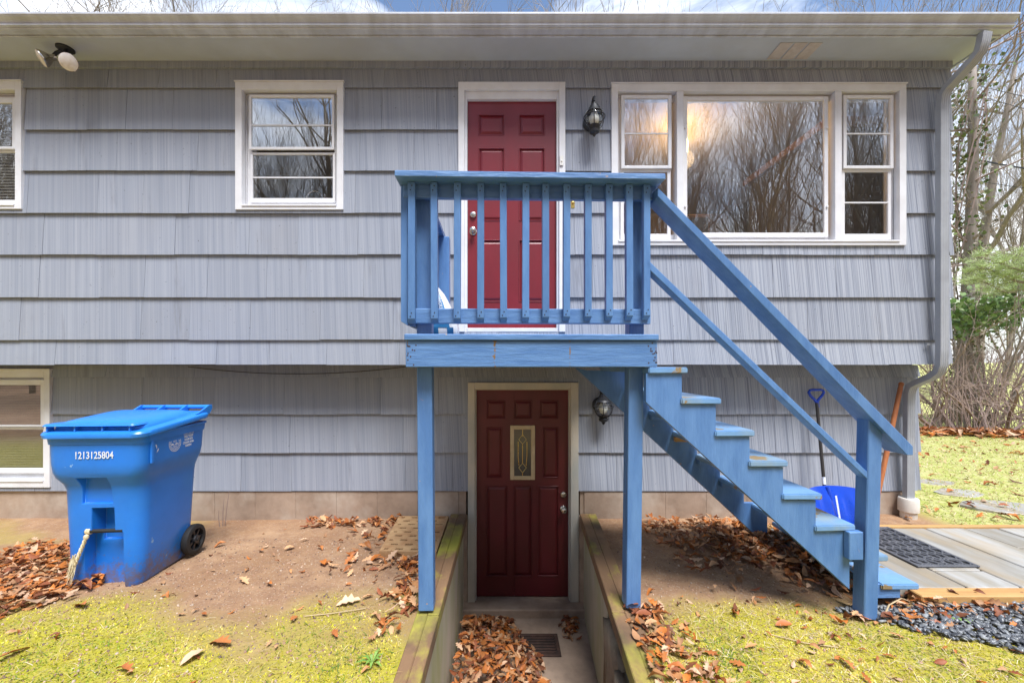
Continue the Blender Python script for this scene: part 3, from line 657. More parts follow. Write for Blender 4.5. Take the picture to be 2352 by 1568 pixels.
obj('glass', MB().box(wx[0]+0.041, wx[1]-0.041, YL-0.003, YL-0.001, wx[2]+0.041, wx[3]-0.041), M['leadglass'], door_lo)
cxw, zc0, zc1 = (wx[0]+wx[1])/2, wx[2]+0.041, wx[3]-0.041
def came(pts): return MB().tube([(x, YL-0.005, z) for x, z in pts], 0.0032, 6)
H = zc1-zc0
for pts in ([(cxw,zc1),(cxw,zc1-0.07)], [(cxw,zc1-0.05),(cxw-0.038,zc1-0.10),(cxw,zc1-0.145),(cxw+0.038,zc1-0.10),(cxw,zc1-0.05)], [(cxw,zc0+0.03),(cxw-0.038,zc0+0.08),(cxw,zc0+0.125),(cxw+0.038,zc0+0.08),(cxw,zc0+0.03)],
            [(cxw,zc0+0.125),(cxw,zc1-0.145)], [(cxw-0.036,zc0+0.10),(cxw-0.044,zc0+0.2),(cxw-0.044,zc1-0.12)], [(cxw+0.036,zc0+0.10),(cxw+0.044,zc0+0.2),(cxw+0.044,zc1-0.12)], [(cxw,zc0),(cxw,zc0+0.03)]):
    obj('came', came(pts), M['brass'], door_lo)
knob(door_lo, PX(1296,DL), PZ(1140,DL), YL, False); knob(door_lo, PX(1296,DL), PZ(1174,DL), YL)
x0,x1,z0,z1 = D_LOW; zb = PZ(1392,DL); i0,i1,i3,_ = g(1093.5,1307.5,0,895.5,DL)
M['oldtrim'] = pm('weathered_cream_frame', (0.55,0.50,0.41), (0.42,0.40,0.34), scale=4, stretch=(1,1,0.5), rough=0.6, bump=0.15, c3=(0.36,0.38,0.36), bscale=30)
dfl = obj('door_frame', MB().box(x0,i0-0.012,DL-0.012,DL+0.05,zb,z1).box(i1+0.012,x1,DL-0.012,DL+0.05,zb,z1).box(i0-0.012,i1+0.012,DL-0.0122,DL+0.05,i3+0.012,z1)
    .box(i0-0.012,i0,DL+0.012,DL+0.13,zb,i3+0.012).box(i1,i1+0.012,DL+0.012,DL+0.13,zb,i3+0.012).box(i0,i1,DL+0.0122,DL+0.13,i3,i3+0.012), M['oldtrim'], house, bevel=0.003)
obj('threshold', MB().box(x0-0.05,x1+0.05,DL-0.14,DL+0.14,-0.25,PZ(1380,DL)-0.002), M['concrete'], dfl, bevel=0.01)
obj('jamb_post', MB().box(x0-0.055,x0-0.006,DL-0.01,DL+0.02,-0.06,0.86).box(x1+0.006,x1+0.06,DL-0.01,DL+0.02,-0.06,0.86), M['concrete'], house, bevel=0.004)
# sagging cable stapled below the overhang
obj('cable', MB().tube([(PX(430,4.03)+t*(PX(930,4.03)-PX(430,4.03)), 4.045, PZ(842,4.04)-0.07*4*t*(1-t)) for t in np.linspace(0,1,14)], 0.004, 6), M['wire'], house)

# ------------------------------------------------------------------ sunken walk with its side walls
walk = obj('walk', MB().box(-0.50, 0.86, 2.35, DL-0.142, -0.22, -0.06), M['concrete']); tag(walk, kind='structure')
steps = MB()
for k in range(5): steps.box(-0.50, 0.80, 1.2, 2.349-0.23*k, -0.06+0.185*k+0.001*k, 0.125+0.185*k)
tag(obj('walk_steps', steps, M['concrete'], bevel=0.01), kind='structure')
def lerp(a, b, t): return a + (b-a)*t
def cap_wall(name, label, xin_far, xin_near, xout_far, xout_near, side):
    r = thing(name, label, 'retaining wall', (xin_far, 2.6, 0.0))
    d0, d1 = 1.25, DL-0.03
    def xi(d): return lerp(xin_near, xin_far, (d-1.79)/(4.06-1.79))
    def xo(d): return lerp(xout_near, xout_far, (d-1.79)/(4.06-1.79))
    zt = 0.892
    segs = [(d0, 2.405), (2.408, d1)] if side < 0 else [(d0, 2.43), (2.433, d1)]
    for (a, b) in segs:
        for k in range(2):
            fa, fb = k*0.5 + (0.003 if k else 0), k*0.5+0.5
            rr = random.Random(k+int(a*10)); dz = rr.uniform(-0.006, 0.004)
            def X(d, f): return lerp(xi(d), xo(d), f)
            pts = [(X(a,fa),a,zt-0.09+dz),(X(a,fb),a,zt-0.09+dz),(X(b,fb),b,zt-0.09),(X(b,fa),b,zt-0.09),(X(a,fa),a,zt+dz),(X(a,fb),a,zt+dz),(X(b,fb),b,zt-0.002),(X(b,fa),b,zt-0.002)]
            obj('plank', MB().hexa(pts), M['timber'], r, bevel=0.005)
    # face of the wall below the cap
    e0 = 2.72 if side > 0 else 2.1
    off = 0.028*side
    obj('side_panel', MB().hexa([(xi(e0)+off,e0,-0.1),(xi(e0)+off+0.05*side,e0,-0.1),(xi(d1)+off+0.05*side,d1-0.05,-0.1),(xi(d1)+off,d1-0.05,-0.1),(xi(e0)+off,e0,zt-0.092),(xi(e0)+off+0.05*side,e0,zt-0.092),(xi(d1)+off+0.05*side,d1-0.05,zt-0.092),(xi(d1)+off,d1-0.05,zt-0.092)]), M['plaster'], r)
    obj('core', MB().hexa([(xi(d0)+off+0.052*side,d0,-0.2),(xi(d0)+off+0.10*side,d0,-0.2),(xi(d1)+off+0.10*side,d1-0.04,-0.2),(xi(d1)+off+0.052*side,d1-0.04,-0.2),(xi(d0)+off+0.052*side,d0,zt-0.093),(xi(d0)+off+0.10*side,d0,zt-0.093),(xi(d1)+off+0.10*side,d1-0.04,zt-0.093),(xi(d1)+off+0.052*side,d1-0.04,zt-0.093)]), M['stone'], r)
    if side > 0:    # broken stub of stone where the panel ends
        for (ya, yb, h, pr) in ((2.33, 2.70, 0.78, 0.03), (1.9, 2.315, 0.70, 0.06)):
            bm = bmesh.new(); bmesh.ops.create_cube(bm, size=1)
            bmesh.ops.subdivide_edges(bm, edges=bm.edges, cuts=5, use_grid_fill=True)
            for v in bm.verts:
                n = mnoise.noise_vector(Vector(v.co)*3.1 + Vector((ya*9,0,0)))
                v.co = Vector((xi((ya+yb)/2)+off-pr*0.3+0.05*side + v.co.x*0.13, (ya+yb)/2 + v.co.y*(yb-ya), h/2-0.08 + v.co.z*h)) + n*0.035
            me = bpy.data.meshes.new('stone'); bm.to_mesh(me); bm.free(); me.shade_smooth()
            obj('stone', me, M['stone'], r)
    return r
cap_wall('retaining_wall', 'moss-grown timber-capped wall on the left of the sunken walk', -0.372, -0.39, -0.528, -0.515, -1)
cap_wall('retaining_wall', 'moss-grown timber-capped wall on the right of the sunken walk', 0.731, 0.590, 0.887, 0.735, 1)
dg = thing('drain_grate', 'rusty iron drain grate half under leaves by the basement door', 'drain grate', (0.22, 3.6, -0.06))
gx, gd = PX(1196,3.55), 3.40
obj('rim', frame_box(MB(), -0.01, 0.30, 0, 0.26, 0.03, 0, 1).v and MB().box(gx,gx+0.33,gd,gd+0.03,-0.059,-0.046).box(gx,gx+0.33,gd+0.25,gd+0.28,-0.059,-0.046).box(gx,gx+0.03,gd+0.031,gd+0.249,-0.059,-0.046).box(gx+0.30,gx+0.33,gd+0.031,gd+0.249,-0.059,-0.046), M['rust'], dg, bevel=0.002)
for k in range(6): obj('bar', MB().box(gx+0.031,gx+0.299,gd+0.045+k*0.035,gd+0.062+k*0.035,-0.059,-0.048), M['rust'], dg, bevel=0.002)
obj('pit_shade', MB().box(gx+0.031,gx+0.299,gd+0.031,gd+0.249,-0.0595,-0.0585), M['tyre'], dg)  # thin black sheet, painted shade in place of an open pit

# ------------------------------------------------------------------ porch with stairs (local frame: x along the front, y towards the house)
PX0, PD0, PYAW = PX(933, 2.317), 2.305, R(1.5)
porch = thing('porch', 'blue painted wooden porch with railing and stairs in front of the red door', 'porch', (PX0, PD0, 0), PYAW)
def L(px, py, ly):
    lx = 0.5
    for _ in range(6):
        d = PD0 + ly*math.cos(PYAW) + lx*math.sin(PYAW)
        X = PX(px, d); lx = (X - PX0 + ly*math.sin(PYAW)) / math.cos(PYAW)
    return lx, PZ(py, d)
def pp(name, mb, mat='blue', bevel=0.004, parent=None, **k): return obj(name, mb, M[mat], parent or porch, bevel=bevel, world=False, **k)
def lbox(x0p, x1p, y0p, y1p, ly0, ly1):
    a, zt = L(x0p, y0p, ly0); b, _ = L(x1p, y0p, ly0); _, zb = L((x0p+x1p)/2, y1p, ly0)
    return MB().box(a, b, ly0, ly1, zb, zt)
ZD = PZ(767, PD0)                      # deck level
WID = L(1510, 800, 0)[0]
# rim joist with rust-bled knots
zr_a, zr_b = L(1200,838,0)[1], ZD-0.045
M['nailhead'] = pm('rusty_nail', (.06,.035,.02), rough=.8)
rim = pp('rim_joist', MB().box(0.0, WID, 0.0, 0.038, L(1200,843,0)[1], ZD-0.036), 'blue_h')
def rusty(src, spots):
    m = src.copy(); m.name = 'blue_deck_paint_with_rust'; n, l = m.node_tree.nodes, m.node_tree.links; b = n['Principled BSDF']
    base = b.inputs['Base Color'].links[0].from_socket
    t = n.new('ShaderNodeTexCoord'); sp = n.new('ShaderNodeSeparateXYZ'); l.new(t.outputs['Object'], sp.inputs[0])
    nz = n.new('ShaderNodeTexNoise'); nz.inputs['Scale'].default_value = 45; nz.inputs['Detail'].default_value = 4; l.new(t.outputs['Object'], nz.inputs['Vector'])
    tot = None
    for (x, w, k) in spots:
        a = n.new('ShaderNodeMath'); a.operation = 'SUBTRACT'; l.new(sp.outputs['X'], a.inputs[0]); a.inputs[1].default_value = x
        c = n.new('ShaderNodeMath'); c.operation = 'ABSOLUTE'; l.new(a.outputs[0], c.inputs[0])
        d = n.new('ShaderNodeMapRange'); d.inputs['From Min'].default_value = w; d.inputs['From Max'].default_value = 0; d.inputs['To Max'].default_value = k; l.new(c.outputs[0], d.inputs['Value'])
        if tot is None: tot = d.outputs['Result']
        else:
            q = n.new('ShaderNodeMath'); q.operation = 'MAXIMUM'; l.new(tot, q.inputs[0]); l.new(d.outputs['Result'], q.inputs[1]); tot = q.outputs[0]
    ml = n.new('ShaderNodeMath'); ml.operation = 'ADD'; l.new(tot, ml.inputs[0]); l.new(nz.outputs['Fac'], ml.inputs[1])
    r = n.new('ShaderNodeMapRange'); r.inputs['From Min'].default_value = 1.0; r.inputs['From Max'].default_value = 1.12; l.new(ml.outputs[0], r.inputs['Value'])
    mx = n.new('ShaderNodeMix'); mx.data_type = 'RGBA'; l.new(r.outputs['Result'], mx.inputs['Factor']); l.new(base, mx.inputs['A']); mx.inputs['B'].default_value = (0.20, 0.12, 0.035, 1)
    l.new(mx.outputs['Result'], b.inputs['Base Color']); return m
rim.data.materials[0] = rusty(M['blue_h'], [(L(1136,800,0)[0], 0.030, 0.62), (L(1309,800,0)[0], 0.014, 0.60), (L(936,800,0)[0], 0.02, 0.5), (L(1507,800,0)[0], 0.02, 0.5)])
nl_ = MB(); rr = random.Random(12)
for k in range(26):
    nl_.lathe([(0.0045,0),(0.004,0.001)], 7, (rr.choice((.012,.03,.05,WID-.012,WID-.03,WID-.05))+rr.uniform(-.008,.008), -.0004, rr.uniform(zr_a, zr_b)), (0,-1,0))
obj('nail_heads', nl_, M['nailhead'], rim, world=False)
for k in range(10):
    y0 = -0.014 + k*0.1455
    pp('deck_board', MB().box(-0.006, WID+0.004, y0, y0+0.140, ZD-0.034, ZD), 'blue_h')
zr0, zr1 = L(1200,843,0)[1], ZD-0.036
pp('side_joist', MB().box(0.002, 0.040, 0.040, 1.43, zr0+0.002, zr1), 'blue_h'); pp('side_joist', MB().box(WID-0.040, WID-0.002, 0.040, 1.43, zr0+0.002, zr1), 'blue_h')
pp('joist', MB().box(WID/2-0.019, WID/2+0.019, 0.040, 1.43, zr0+0.01, zr1), 'blue_h')
# posts
def post(top, bot, ly0, w, dp=0.088):
    (a, zt), (b, zb) = L(top[0], top[1], ly0), L(bot[0], bot[1], ly0)
    return MB().hexa([(b,ly0,zb),(b+w,ly0,zb),(b+w,ly0+dp,zb),(b,ly0+dp,zb),(a,ly0,zt),(a+w,ly0,zt),(a+w,ly0+dp,zt),(a,ly0+dp,zt)])
ZT = L(1200, 412, -0.06)[1]            # underside of the cap
pl = post((954.5, 420), (961, 1403.5), 0.10, 0.087); pr_ = post((1450, 420), (1438.5, 1397), 0.10, 0.087)
pp('post', pl); pp('post', pr_)
# railing
a, zc = L(906, 390.5, -0.06); b, zc2 = L(1529, 399, -0.06)
pp('cap_rail', MB().box(a, b, -0.06, 0.082, zc-0.034, zc), 'blue_h')
pp('top_rail', lbox(926, 1508, 417.5, 456, 0.040, 0.078), 'blue_h'); pp('bottom_rail', lbox(937, 1495, 708, 743, 0.040, 0.078), 'blue_h')
bx = [944.8, 996.3, 1050.5, 1104.2, 1155.9, 1208.3, 1253.7, 1302.5, 1351.7, 1400, 1446.3, 1486.6]
hole_m = pm('nail_hole', (0.02,0.018,0.015), rough=0.9)
for i, xc in enumerate(bx):
    x, zt = L(xc, 409+0.6*i, 0.0); x2, zb = L(xc + rng.uniform(-1,1) + (1.5 if i == 1 else 0), 732.5 - 0.7*i, 0.0)
    w = 0.0385; y0, y1 = 0.0, 0.0385; zt = min(zt, zc-0.036)
    bl = pp('baluster', MB().hexa([(x2-w/2,y0,zb),(x2+w/2,y0,zb),(x2+w/2,y1,zb-0.022),(x2-w/2,y1,zb-0.022),(x-w/2,y0,zt),(x+w/2,y0,zt),(x+w/2,y1,zt),(x-w/2,y1,zt)]), bevel=0.0025)
    nh = MB()
    for (dx, dz, top) in ((0.005,-0.022,1),(-0.006,-0.046,1),(0.004,0.034,0),(-0.005,0.014,0)):
        px_ = (x if top else x2) + dx + rng.uniform(-0.003,0.003); pz = (zt if top else zb) + dz
        nh.lathe([(0.0036,0),(0.0034,0.0014)], 8, (px_, y0-0.0002, pz), (0,-1,0))
    obj('nail_hole', nh, hole_m, bl, world=False)
# left return of the railing
lx_in = L(957, 600, 0.10)[0]
pp('cap_rail', MB().box(a+0.002, a+0.142, 0.084, 1.09, zc-0.034, zc-0.001), 'blue_h')
pp('post', MB().box(lx_in+0.005, lx_in+0.092, 0.99, 1.078, ZD+0.001, zc-0.036))
pp('top_rail', MB().box(lx_in-0.040, lx_in-0.003, 0.080, 1.06, zc-0.135, zc-0.046), 'blue_h'); pp('bottom_rail', MB().box(lx_in-0.040, lx_in-0.003, 0.080, 1.06, ZD+0.05, ZD+0.139), 'blue_h')
for k in range(7):
    y = 0.045 + k*0.145; x1 = lx_in-0.041; zb = ZD+0.075
    pp('baluster', MB().hexa([(x1-0.0385,y,zb),(x1,y,zb-0.024),(x1,y+0.0385,zb-0.024),(x1-0.0385,y+0.0385,zb),(x1-0.0385,y,zc-0.037),(x1,y,zc-0.037),(x1,y+0.0385,zc-0.037),(x1-0.0385,y+0.0385,zc-0.037)]), bevel=0.0025)
# stairs
T = [(1490,1579.7,843),(1565,1656.7,914),(1643,1733.5,988),(1721,1810,1058),(1798,1889,1134),(1873,1964.7,1205),(1950,2042,1276.5),(2026,2112.7,1342)]
SW = 1.07
tilt = random.Random(3)
for i, (xa, xb, y) in enumerate(T):
    yq = 0.086 if i > 5 else 0.0; x0, z = L(xa, y, yq); x1, _ = L(xb, y, yq); e = tilt.uniform(-0.004, 0.004)
    yf0 = 0.086 if i > 5 else -0.004
    pp('tread', MB().hexa([(x0,yf0,z-0.035+e),(x1,yf0,z-0.035),(x1,SW,z-0.035),(x0,SW,z-0.035+e),(x0,yf0,z+e),(x1,yf0,z),(x1,SW,z),(x0,SW,z+e)]), 'tread', 0.006, seg=2)
outline = [(1484,857),(1566,857),(1566,928.5),(1644,928.5),(1644,1002.5),(1721.5,1002.5),(1721.5,1072.5),(1798.5,1072.5),(1798.5,1148.5),(1873.5,1148.5),(1873.5,1219.5),(1951,1219.5),(1951,1352),(1484,922.7)]
def stringer(ly, poly):
    P = []
    for (x, y) in poly:
        lx, z = L(x, y, 0.012); P.append((lx, ly, z))
    return MB().prism(P, (0, 0.038, 0))
pp('stringer', stringer(0.012, outline), 'blue', 0)
back = [(1440,857)] + outline[1:10] + [(1873.5,1148.5),(1873.5,1219.5),(1951,1219.5),(1951,1290.5),(2027,1290.5),(2027,1395),(1990,1395)] + [(1483.5,922.7),(1405,851),(1405,848)]
pp('stringer', stringer(SW-0.05, back), 'blue', 0)
for i in (2, 3, 4, 5):      # cleats carrying the treads, one still bare wood
    xa, xb, y = T[i]; x0, z = L(xa+4, y+15, 0.0); x1, _ = L(xb-16, y+15, 0.0)
    pp('cleat', MB().box(x0, x1, SW-0.09, SW-0.0505, z-0.040, z-0.002), 'edging' if i == 3 else 'blue', 0.003)
x0, z = L(2020,1296,0.0); x1, _ = L(2110,1296,0.0)
x8, z8 = L(2026,1357,0.0); x9, _ = L(2108,1357,0)
pp('riser', MB().box(x8, x9, 0.10, 0.138, z8-0.10, z8-0.012), 'blue_h'); pp('riser', MB().box(x9-0.038, x9, 0.139, SW, z8-0.11, z8-0.012), 'blue_h')
# newel, handrail, lower rail, block
(n0, nzt), (n1, nzb) = L(1996, 962, -0.004), L(1985, 1412, -0.004); nw, nd = 0.081, 0.080
n0r = L(2029, 985, -0.004)
pp('newel_post', MB().hexa([(n1,-0.004,nzb-0.03),(n1+nw,-0.004,nzb-0.03),(n1+nw,nd,nzb-0.03),(n1,nd,nzb-0.03),(n0,-0.004,nzt),(n0+nw,-0.004,nzt-0.082),(n0+nw,nd,nzt-0.082),(n0,nd,nzt)]), 'blue', 0.005)
def sloped(pts, ly0, ly1):
    return MB().prism([(L(x,y,ly0)[0], ly0, L(x,y,ly0)[1]) for x, y in pts], (0, ly1-ly0, 0))
pp('handrail', sloped([(1511,430),(2098,1025),(2098,1045),(2084,1045),(1511,451)], -0.035, 0.104), 'blue', 0.003)
pp('lower_rail', sloped([(1484,592),(1993.5,1084),(1993.5,1101),(1484,612)], 0.0, 0.072), 'blue', 0.003)
pp('block', lbox(1951, 1984, 1222, 1286, -0.03, 0.011), 'blue', 0.004)

# ------------------------------------------------------------------ patio
ZP = 0.95
patio = thing('patio', 'low patio of long grey stone slabs beside the stair foot', 'patio', (3.3, 3.05, 0.9))
jx = [2.25, 2.56, 2.895, 3.235, 3.57, 3.905, 4.19, 4.50, 4.83, 5.15]
pr2 = random.Random(5)
for k in range(len(jx)-1):
    cuts = [2.585, 3.525]
    if k == 2: cuts = [2.585, 2.80, 3.525]
    if k in (5, 7): cuts = [2.585, 3.15, 3.525]
    for a_, b_ in zip(cuts[:-1], cuts[1:]):
        e = pr2.uniform(-0.004, 0.004)
        obj('slab', MB().box(jx[k]+0.007, jx[k+1]-0.007, a_+0.005, b_-0.005, ZP-0.06, ZP+e), M['slab'], patio, bevel=0.006)
ed = obj('edging', MB().box(PX(2112,2.5), 5.2, 2.485, 2.580, ZP-0.10, ZP+0.006), M['edging'], patio, bevel=0.006); ed['label'] = 'yellowish timber edging along the front of the slabs'
obj('edging', MB().box(2.05, 5.2, 3.530, 3.575, ZP-0.10, ZP+0.012), M['edging'], patio, bevel=0.004)
obj('base', MB().box(2.26, 5.15, 2.59, 3.52, ZP-0.09, ZP-0.062), M['tyre'], patio)
lower = thing('stepping_slab', 'grey stone slab set into the slate chips in front of the timber edging', 'stone slab', (3.5, 2.2, 0.85))
obj('slab', MB().hexa([(PX(2300,2.44),2.475,0.80),(3.9,2.475,0.80),(3.9,2.0,0.80),(PX(2360,2.2),2.1,0.80),(PX(2300,2.44),2.475,0.882),(3.9,2.475,0.882),(3.9,2.0,0.882),(PX(2360,2.2),2.1,0.882)]), M['slab'], lower, bevel=0.006)
# stepping stones in the lawn
for i, (x, y, w, h, lab) in enumerate(((2300,1157,0.7,0.20,'nearest of the flat stepping stones sunk in the lawn'), (2205,1127,0.5,0.15,'middle one of the flat stepping stones sunk in the lawn'), (2150,1103,0.45,0.13,'farthest of the flat stepping stones sunk in the lawn'))):
    d = F*(CZ-0.945)/(y-HY); X = PX(x, d); m = MB(); P = []
    rr = random.Random(i)
    for k in range(11):
        t = 2*math.pi*k/11; P.append((X + w/2*math.cos(t)*rr.uniform(0.85,1.1), d + h*math.sin(t)*rr.uniform(0.85,1.15), gz(X,d)-0.03))
    o = obj('stepping_stone', m.prism(P, (0,0,0.034)), M['slab'], bevel=0.004); tag(o, lab, 'stone', 'stepping stones in the lawn')

# door mat
mat_t = thing('door_mat', 'black rubber scrollwork door mat lying on the patio slabs', 'door mat', (3.04, 3.2, ZP))
mx0, mx1, my0, my1 = 2.825, 3.255, 2.83, 3.515
mz = ZP + 0.006
bd = MB(); frame = [(mx0,my0),(mx1,my0),(mx1,my1),(mx0,my1)]
bd.box(mx0,mx0+0.022,my0,my1,mz,mz+0.012).box(mx1-0.022,mx1,my0,my1,mz,mz+0.012).box(mx0+0.022,mx1-0.022,my0,my0+0.022,mz,mz+0.0118).box(mx0+0.022,mx1-0.022,my1-0.022,my1,mz,mz+0.0118)
obj('border', bd, M['rubber'], mat_t, bevel=0.003)
sc = MB()
def flat_strip(sc, pts, w=0.011, z=mz+0.005, hgt=0.005):
    sc.tube([(x, y, z) for x, y in pts], w*0.55, 6)
W_, H_ = mx1-mx0-0.04, my1-my0-0.04
for ph in (0, 1):
    for r_ in range(7):
        pts = []
        for t in np.linspace(0, 1, 40):
            yy = my0+0.02+H_*t
            xx = mx0+0.02+W_*(r_+0.5)/7 + (0.036 if ph else -0.036)*math.sin(t*math.pi*7 + (r_%2)*math.pi)
            pts.append((min(max(xx, mx0+0.015), mx1-0.015), yy))
        flat_strip(sc, pts)
for (u, v, r_) in [(0.2,0.1,0.045),(0.8,0.1,0.045),(0.5,0.13,0.05),(0.2,0.9,0.045),(0.8,0.9,0.045),(0.5,0.87,0.05),(0.5,0.5,0.07)]:
    flat_strip(sc, [(mx0+0.02+W_*u + r_*math.cos(t), my0+0.02+H_*v + r_*math.sin(t)) for t in np.linspace(0, 2*math.pi, 20)], 0.010)
obj('scrollwork', sc, M['rubber'], mat_t, smooth=True)
obj('backing', MB().box(mx0+0.004,mx1-0.004,my0+0.004,my1-0.004,mz-0.001,mz+0.0015), M['tyre'], mat_t)

# ------------------------------------------------------------------ recycling bin (local frame: front towards -y)
bin_d = 2.74
bin_ = thing('recycling_bin', 'blue wheeled recycling bin with white number on its front beside the basement window', 'recycling bin', (PX(233,bin_d), bin_d-0.03, gz(PX(233,bin_d), bin_d)-0.004), R(4))
def rrect(x0, x1, y0, y1, r, z, n=5):
    P = []
    for (cx, cy, a0) in ((x1-r,y0+r,-90),(x1-r,y1-r,0),(x0+r,y1-r,90),(x0+r,y0+r,180)):
        for k in range(n+1):
            a = R(a0 + 90*k/n); P.append((cx+r*math.cos(a), cy+r*math.sin(a), z))
    return P
def loft(secs, cap0=True, cap1=True):
    mb = MB(); n = len(secs[0]); V = [p for s in secs for p in s]; Fc = []
    for i in range(len(secs)-1):
        for j in range(n): Fc.append((i*n+j, i*n+(j+1)%n, (i+1)*n+(j+1)%n, (i+1)*n+j))
    if cap0: Fc.append(tuple(range(n))[::-1])
    if cap1: Fc.append(tuple((len(secs)-1)*n+j for j in range(n)))
    return mb.add(V, Fc)
HB = 1.025
secs = [rrect(-.205,.225,.03,.53,.06,0.0), rrect(-.213,.235,.02,.55,.07,.02), rrect(-.224,.258,.012,.56,.085,.25), rrect(-.232,.270,.006,.565,.085,.5), rrect(-.236,.278,.002,.57,.085,.655),
        rrect(-.244,.283,-.012,.572,.085,.70), rrect(-.260,.296,-.040,.577,.08,.745), rrect(-.266,.312,-.054,.58,.078,.785), rrect(-.268,.320,-.058,.582,.072,.84), rrect(-.272,.328,-.062,.588,.068,HB)]
body_me = loft(secs).mesh('body')
body = bpy.data.objects.new('body', body_me); link(body); body.parent = bin_
def cutter(mbx):
    o = bpy.data.objects.new('cut', mbx.mesh('cut')); link(o); o.parent = bin_; return o
def slot(x0, x1, zlo, zhi, depth, y0=-0.2, top_slope=0.03, side=0.02):
    yb = depth
    return MB().hexa([(x0,y0,zlo),(x1,y0,zlo),(x1-side,yb,zlo),(x0+side,yb,zlo),(x0+side*0.3,y0,zhi+top_slope),(x1-side*0.3,y0,zhi+top_slope),(x1-side*1.2,yb,zhi),(x0+side*1.2,yb,zhi)])
cuts = [cutter(slot(-0.10, 0.165, -0.1, 0.36, 0.095, side=0.012, top_slope=0.05)), cutter(slot(-0.05, 0.115, 0.30, 0.53, 0.11, side=0.015, top_slope=0.03)), cutter(slot(-0.14, 0.14, 0.57, 0.735, 0.022, side=0.05, top_slope=0.05, y0=-0.2))]
for c in cuts:
    m = body.modifiers.new('cut', 'BOOLEAN'); m.operation = 'DIFFERENCE'; m.object = c; m.solver = 'EXACT'
dg_ = bpy.context.evaluated_depsgraph_get(); dg_.update()
bme = bpy.data.meshes.new_from_object(body.evaluated_get(dg_)); body.modifiers.clear(); body.data = bme
for c in cuts: bpy.data.objects.remove(c)
bm = bmesh.new(); bm.from_mesh(bme)
es = [e for e in bm.edges if len(e.link_faces) == 2 and e.calc_face_angle(0) > R(42)]
bmesh.ops.bevel(bm, geom=es, offset=0.012, segments=3, affect='EDGES', clamp_overlap=True)
bm.to_mesh(bme); bm.free()
bme.shade_smooth()
try: bme.set_sharp_from_angle(angle=R(50))
except Exception: pass
bme.materials.clear(); bme.materials.append(M['binblue'])
def grimy(m, z1, col):
    n, l = m.node_tree.nodes, m.node_tree.links; b = n['Principled BSDF']; base = b.inputs['Base Color'].links[0].from_socket
    t = n.new('ShaderNodeTexCoord'); sp = n.new('ShaderNodeSeparateXYZ'); l.new(t.outputs['Object'], sp.inputs[0])
    nz = n.new('ShaderNodeTexNoise'); nz.inputs['Scale'].default_value = 22; nz.inputs['Detail'].default_value = 8; nz.inputs['Roughness'].default_value = .75; l.new(t.outputs['Object'], nz.inputs['Vector'])
    d = n.new('ShaderNodeMapRange'); d.inputs['From Min'].default_value = z1; d.inputs['From Max'].default_value = 0; d.inputs['To Max'].default_value = .34; l.new(sp.outputs['Z'], d.inputs['Value'])
    ad = n.new('ShaderNodeMath'); ad.operation = 'ADD'; l.new(d.outputs['Result'], ad.inputs[0]); l.new(nz.outputs['Fac'], ad.inputs[1])
    r = n.new('ShaderNodeMapRange'); r.inputs['From Min'].default_value = .66; r.inputs['From Max'].default_value = .84; r.inputs['To Max'].default_value = .75; l.new(ad.outputs[0], r.inputs['Value'])
    mx = n.new('ShaderNodeMix'); mx.data_type = 'RGBA'; l.new(r.outputs['Result'], mx.inputs['Factor']); l.new(base, mx.inputs['A']); mx.inputs['B'].default_value = rgba(col)
    l.new(mx.outputs['Result'], b.inputs['Base Color'])
grimy(M['binblue'], .30, (.16,.11,.08))
def bp_(name, mb, mat, bevel=0, smooth=False, parent=None, seg=1): return obj(name, mb, M[mat], parent or bin_, bevel=bevel, smooth=smooth, world=False, seg=seg)
bp_('rim', loft([rrect(-.276,.332,-.066,.592,.068,HB-0.055), rrect(-.280,.336,-.070,.596,.068,HB-0.01), rrect(-.288,.343,-.078,.602,.068,HB-0.004), rrect(-.288,.343,-.078,.602,.068,HB+0.006)]), 'binblue', smooth=True)
for xg in (-.284, .322):
    bp_('rib', MB().box(xg, xg+0.014, 0.005, 0.03, HB-0.20, HB-0.05), 'binblue', 0.003)
LZ = HB + 0.008
def lid_sec(ins, z, r=.08, back=0.0): return [(x, y, zz + 0.055*max(0,(y+.1))/.72) for x, y, zz in rrect(-.300+ins,.356-ins,-.095+ins,.612-ins*0.4-back,r,z)]
lid = bp_('lid', loft([lid_sec(0.004,LZ-0.022), lid_sec(0.0,LZ), lid_sec(0.006,LZ+0.012), lid_sec(0.030,LZ+0.020), lid_sec(0.045,LZ+0.024), lid_sec(0.050,LZ+0.040,.07,.12), lid_sec(0.075,LZ+0.062,.07,.15), lid_sec(0.12,LZ+0.074,.07,.19), lid_sec(0.2,LZ+0.079,.05,.26)]), 'binlid', smooth=True)
bp_('front_lip', loft([[(x,y,z) for x,y,z in rrect(-.27,.30,-.085,.05,.03,LZ+0.056)], [(x,y,z+0.006) for x,y,z in rrect(-.26,.29,-.078,.05,.03,LZ+0.062)]]), 'binlid', smooth=True, parent=lid)
for k in range(4): bp_('lip_rib', MB().box(-.24+k*.165, -.232+k*.165, -.075, -.03, LZ+0.022, LZ+0.056), 'binlid', parent=lid)
zh = LZ + 0.105
bp_('handle_bar', MB().tube([(-.19,.625,zh),(.325,.625,zh)], 0.016, 14), 'binlid', smooth=True, parent=lid)
for k in range(4):
    xh = -.19 + k*.1717
    bp_('hinge_arm', MB().prism([(xh-.006,.45,LZ+.066),(xh-.006,.53,LZ+.092),(xh-.006,.605,zh+.018),(xh-.006,.64,zh+.016),(xh-.006,.645,zh-.012),(xh-.006,.61,LZ+.05)], (.013,0,0)), 'binlid', 0.002, parent=lid)
bp_('lift_bar', MB().tube([(-.085,.018,.385),(.15,.018,.385)], 0.0125, 12), 'tyre', smooth=True)
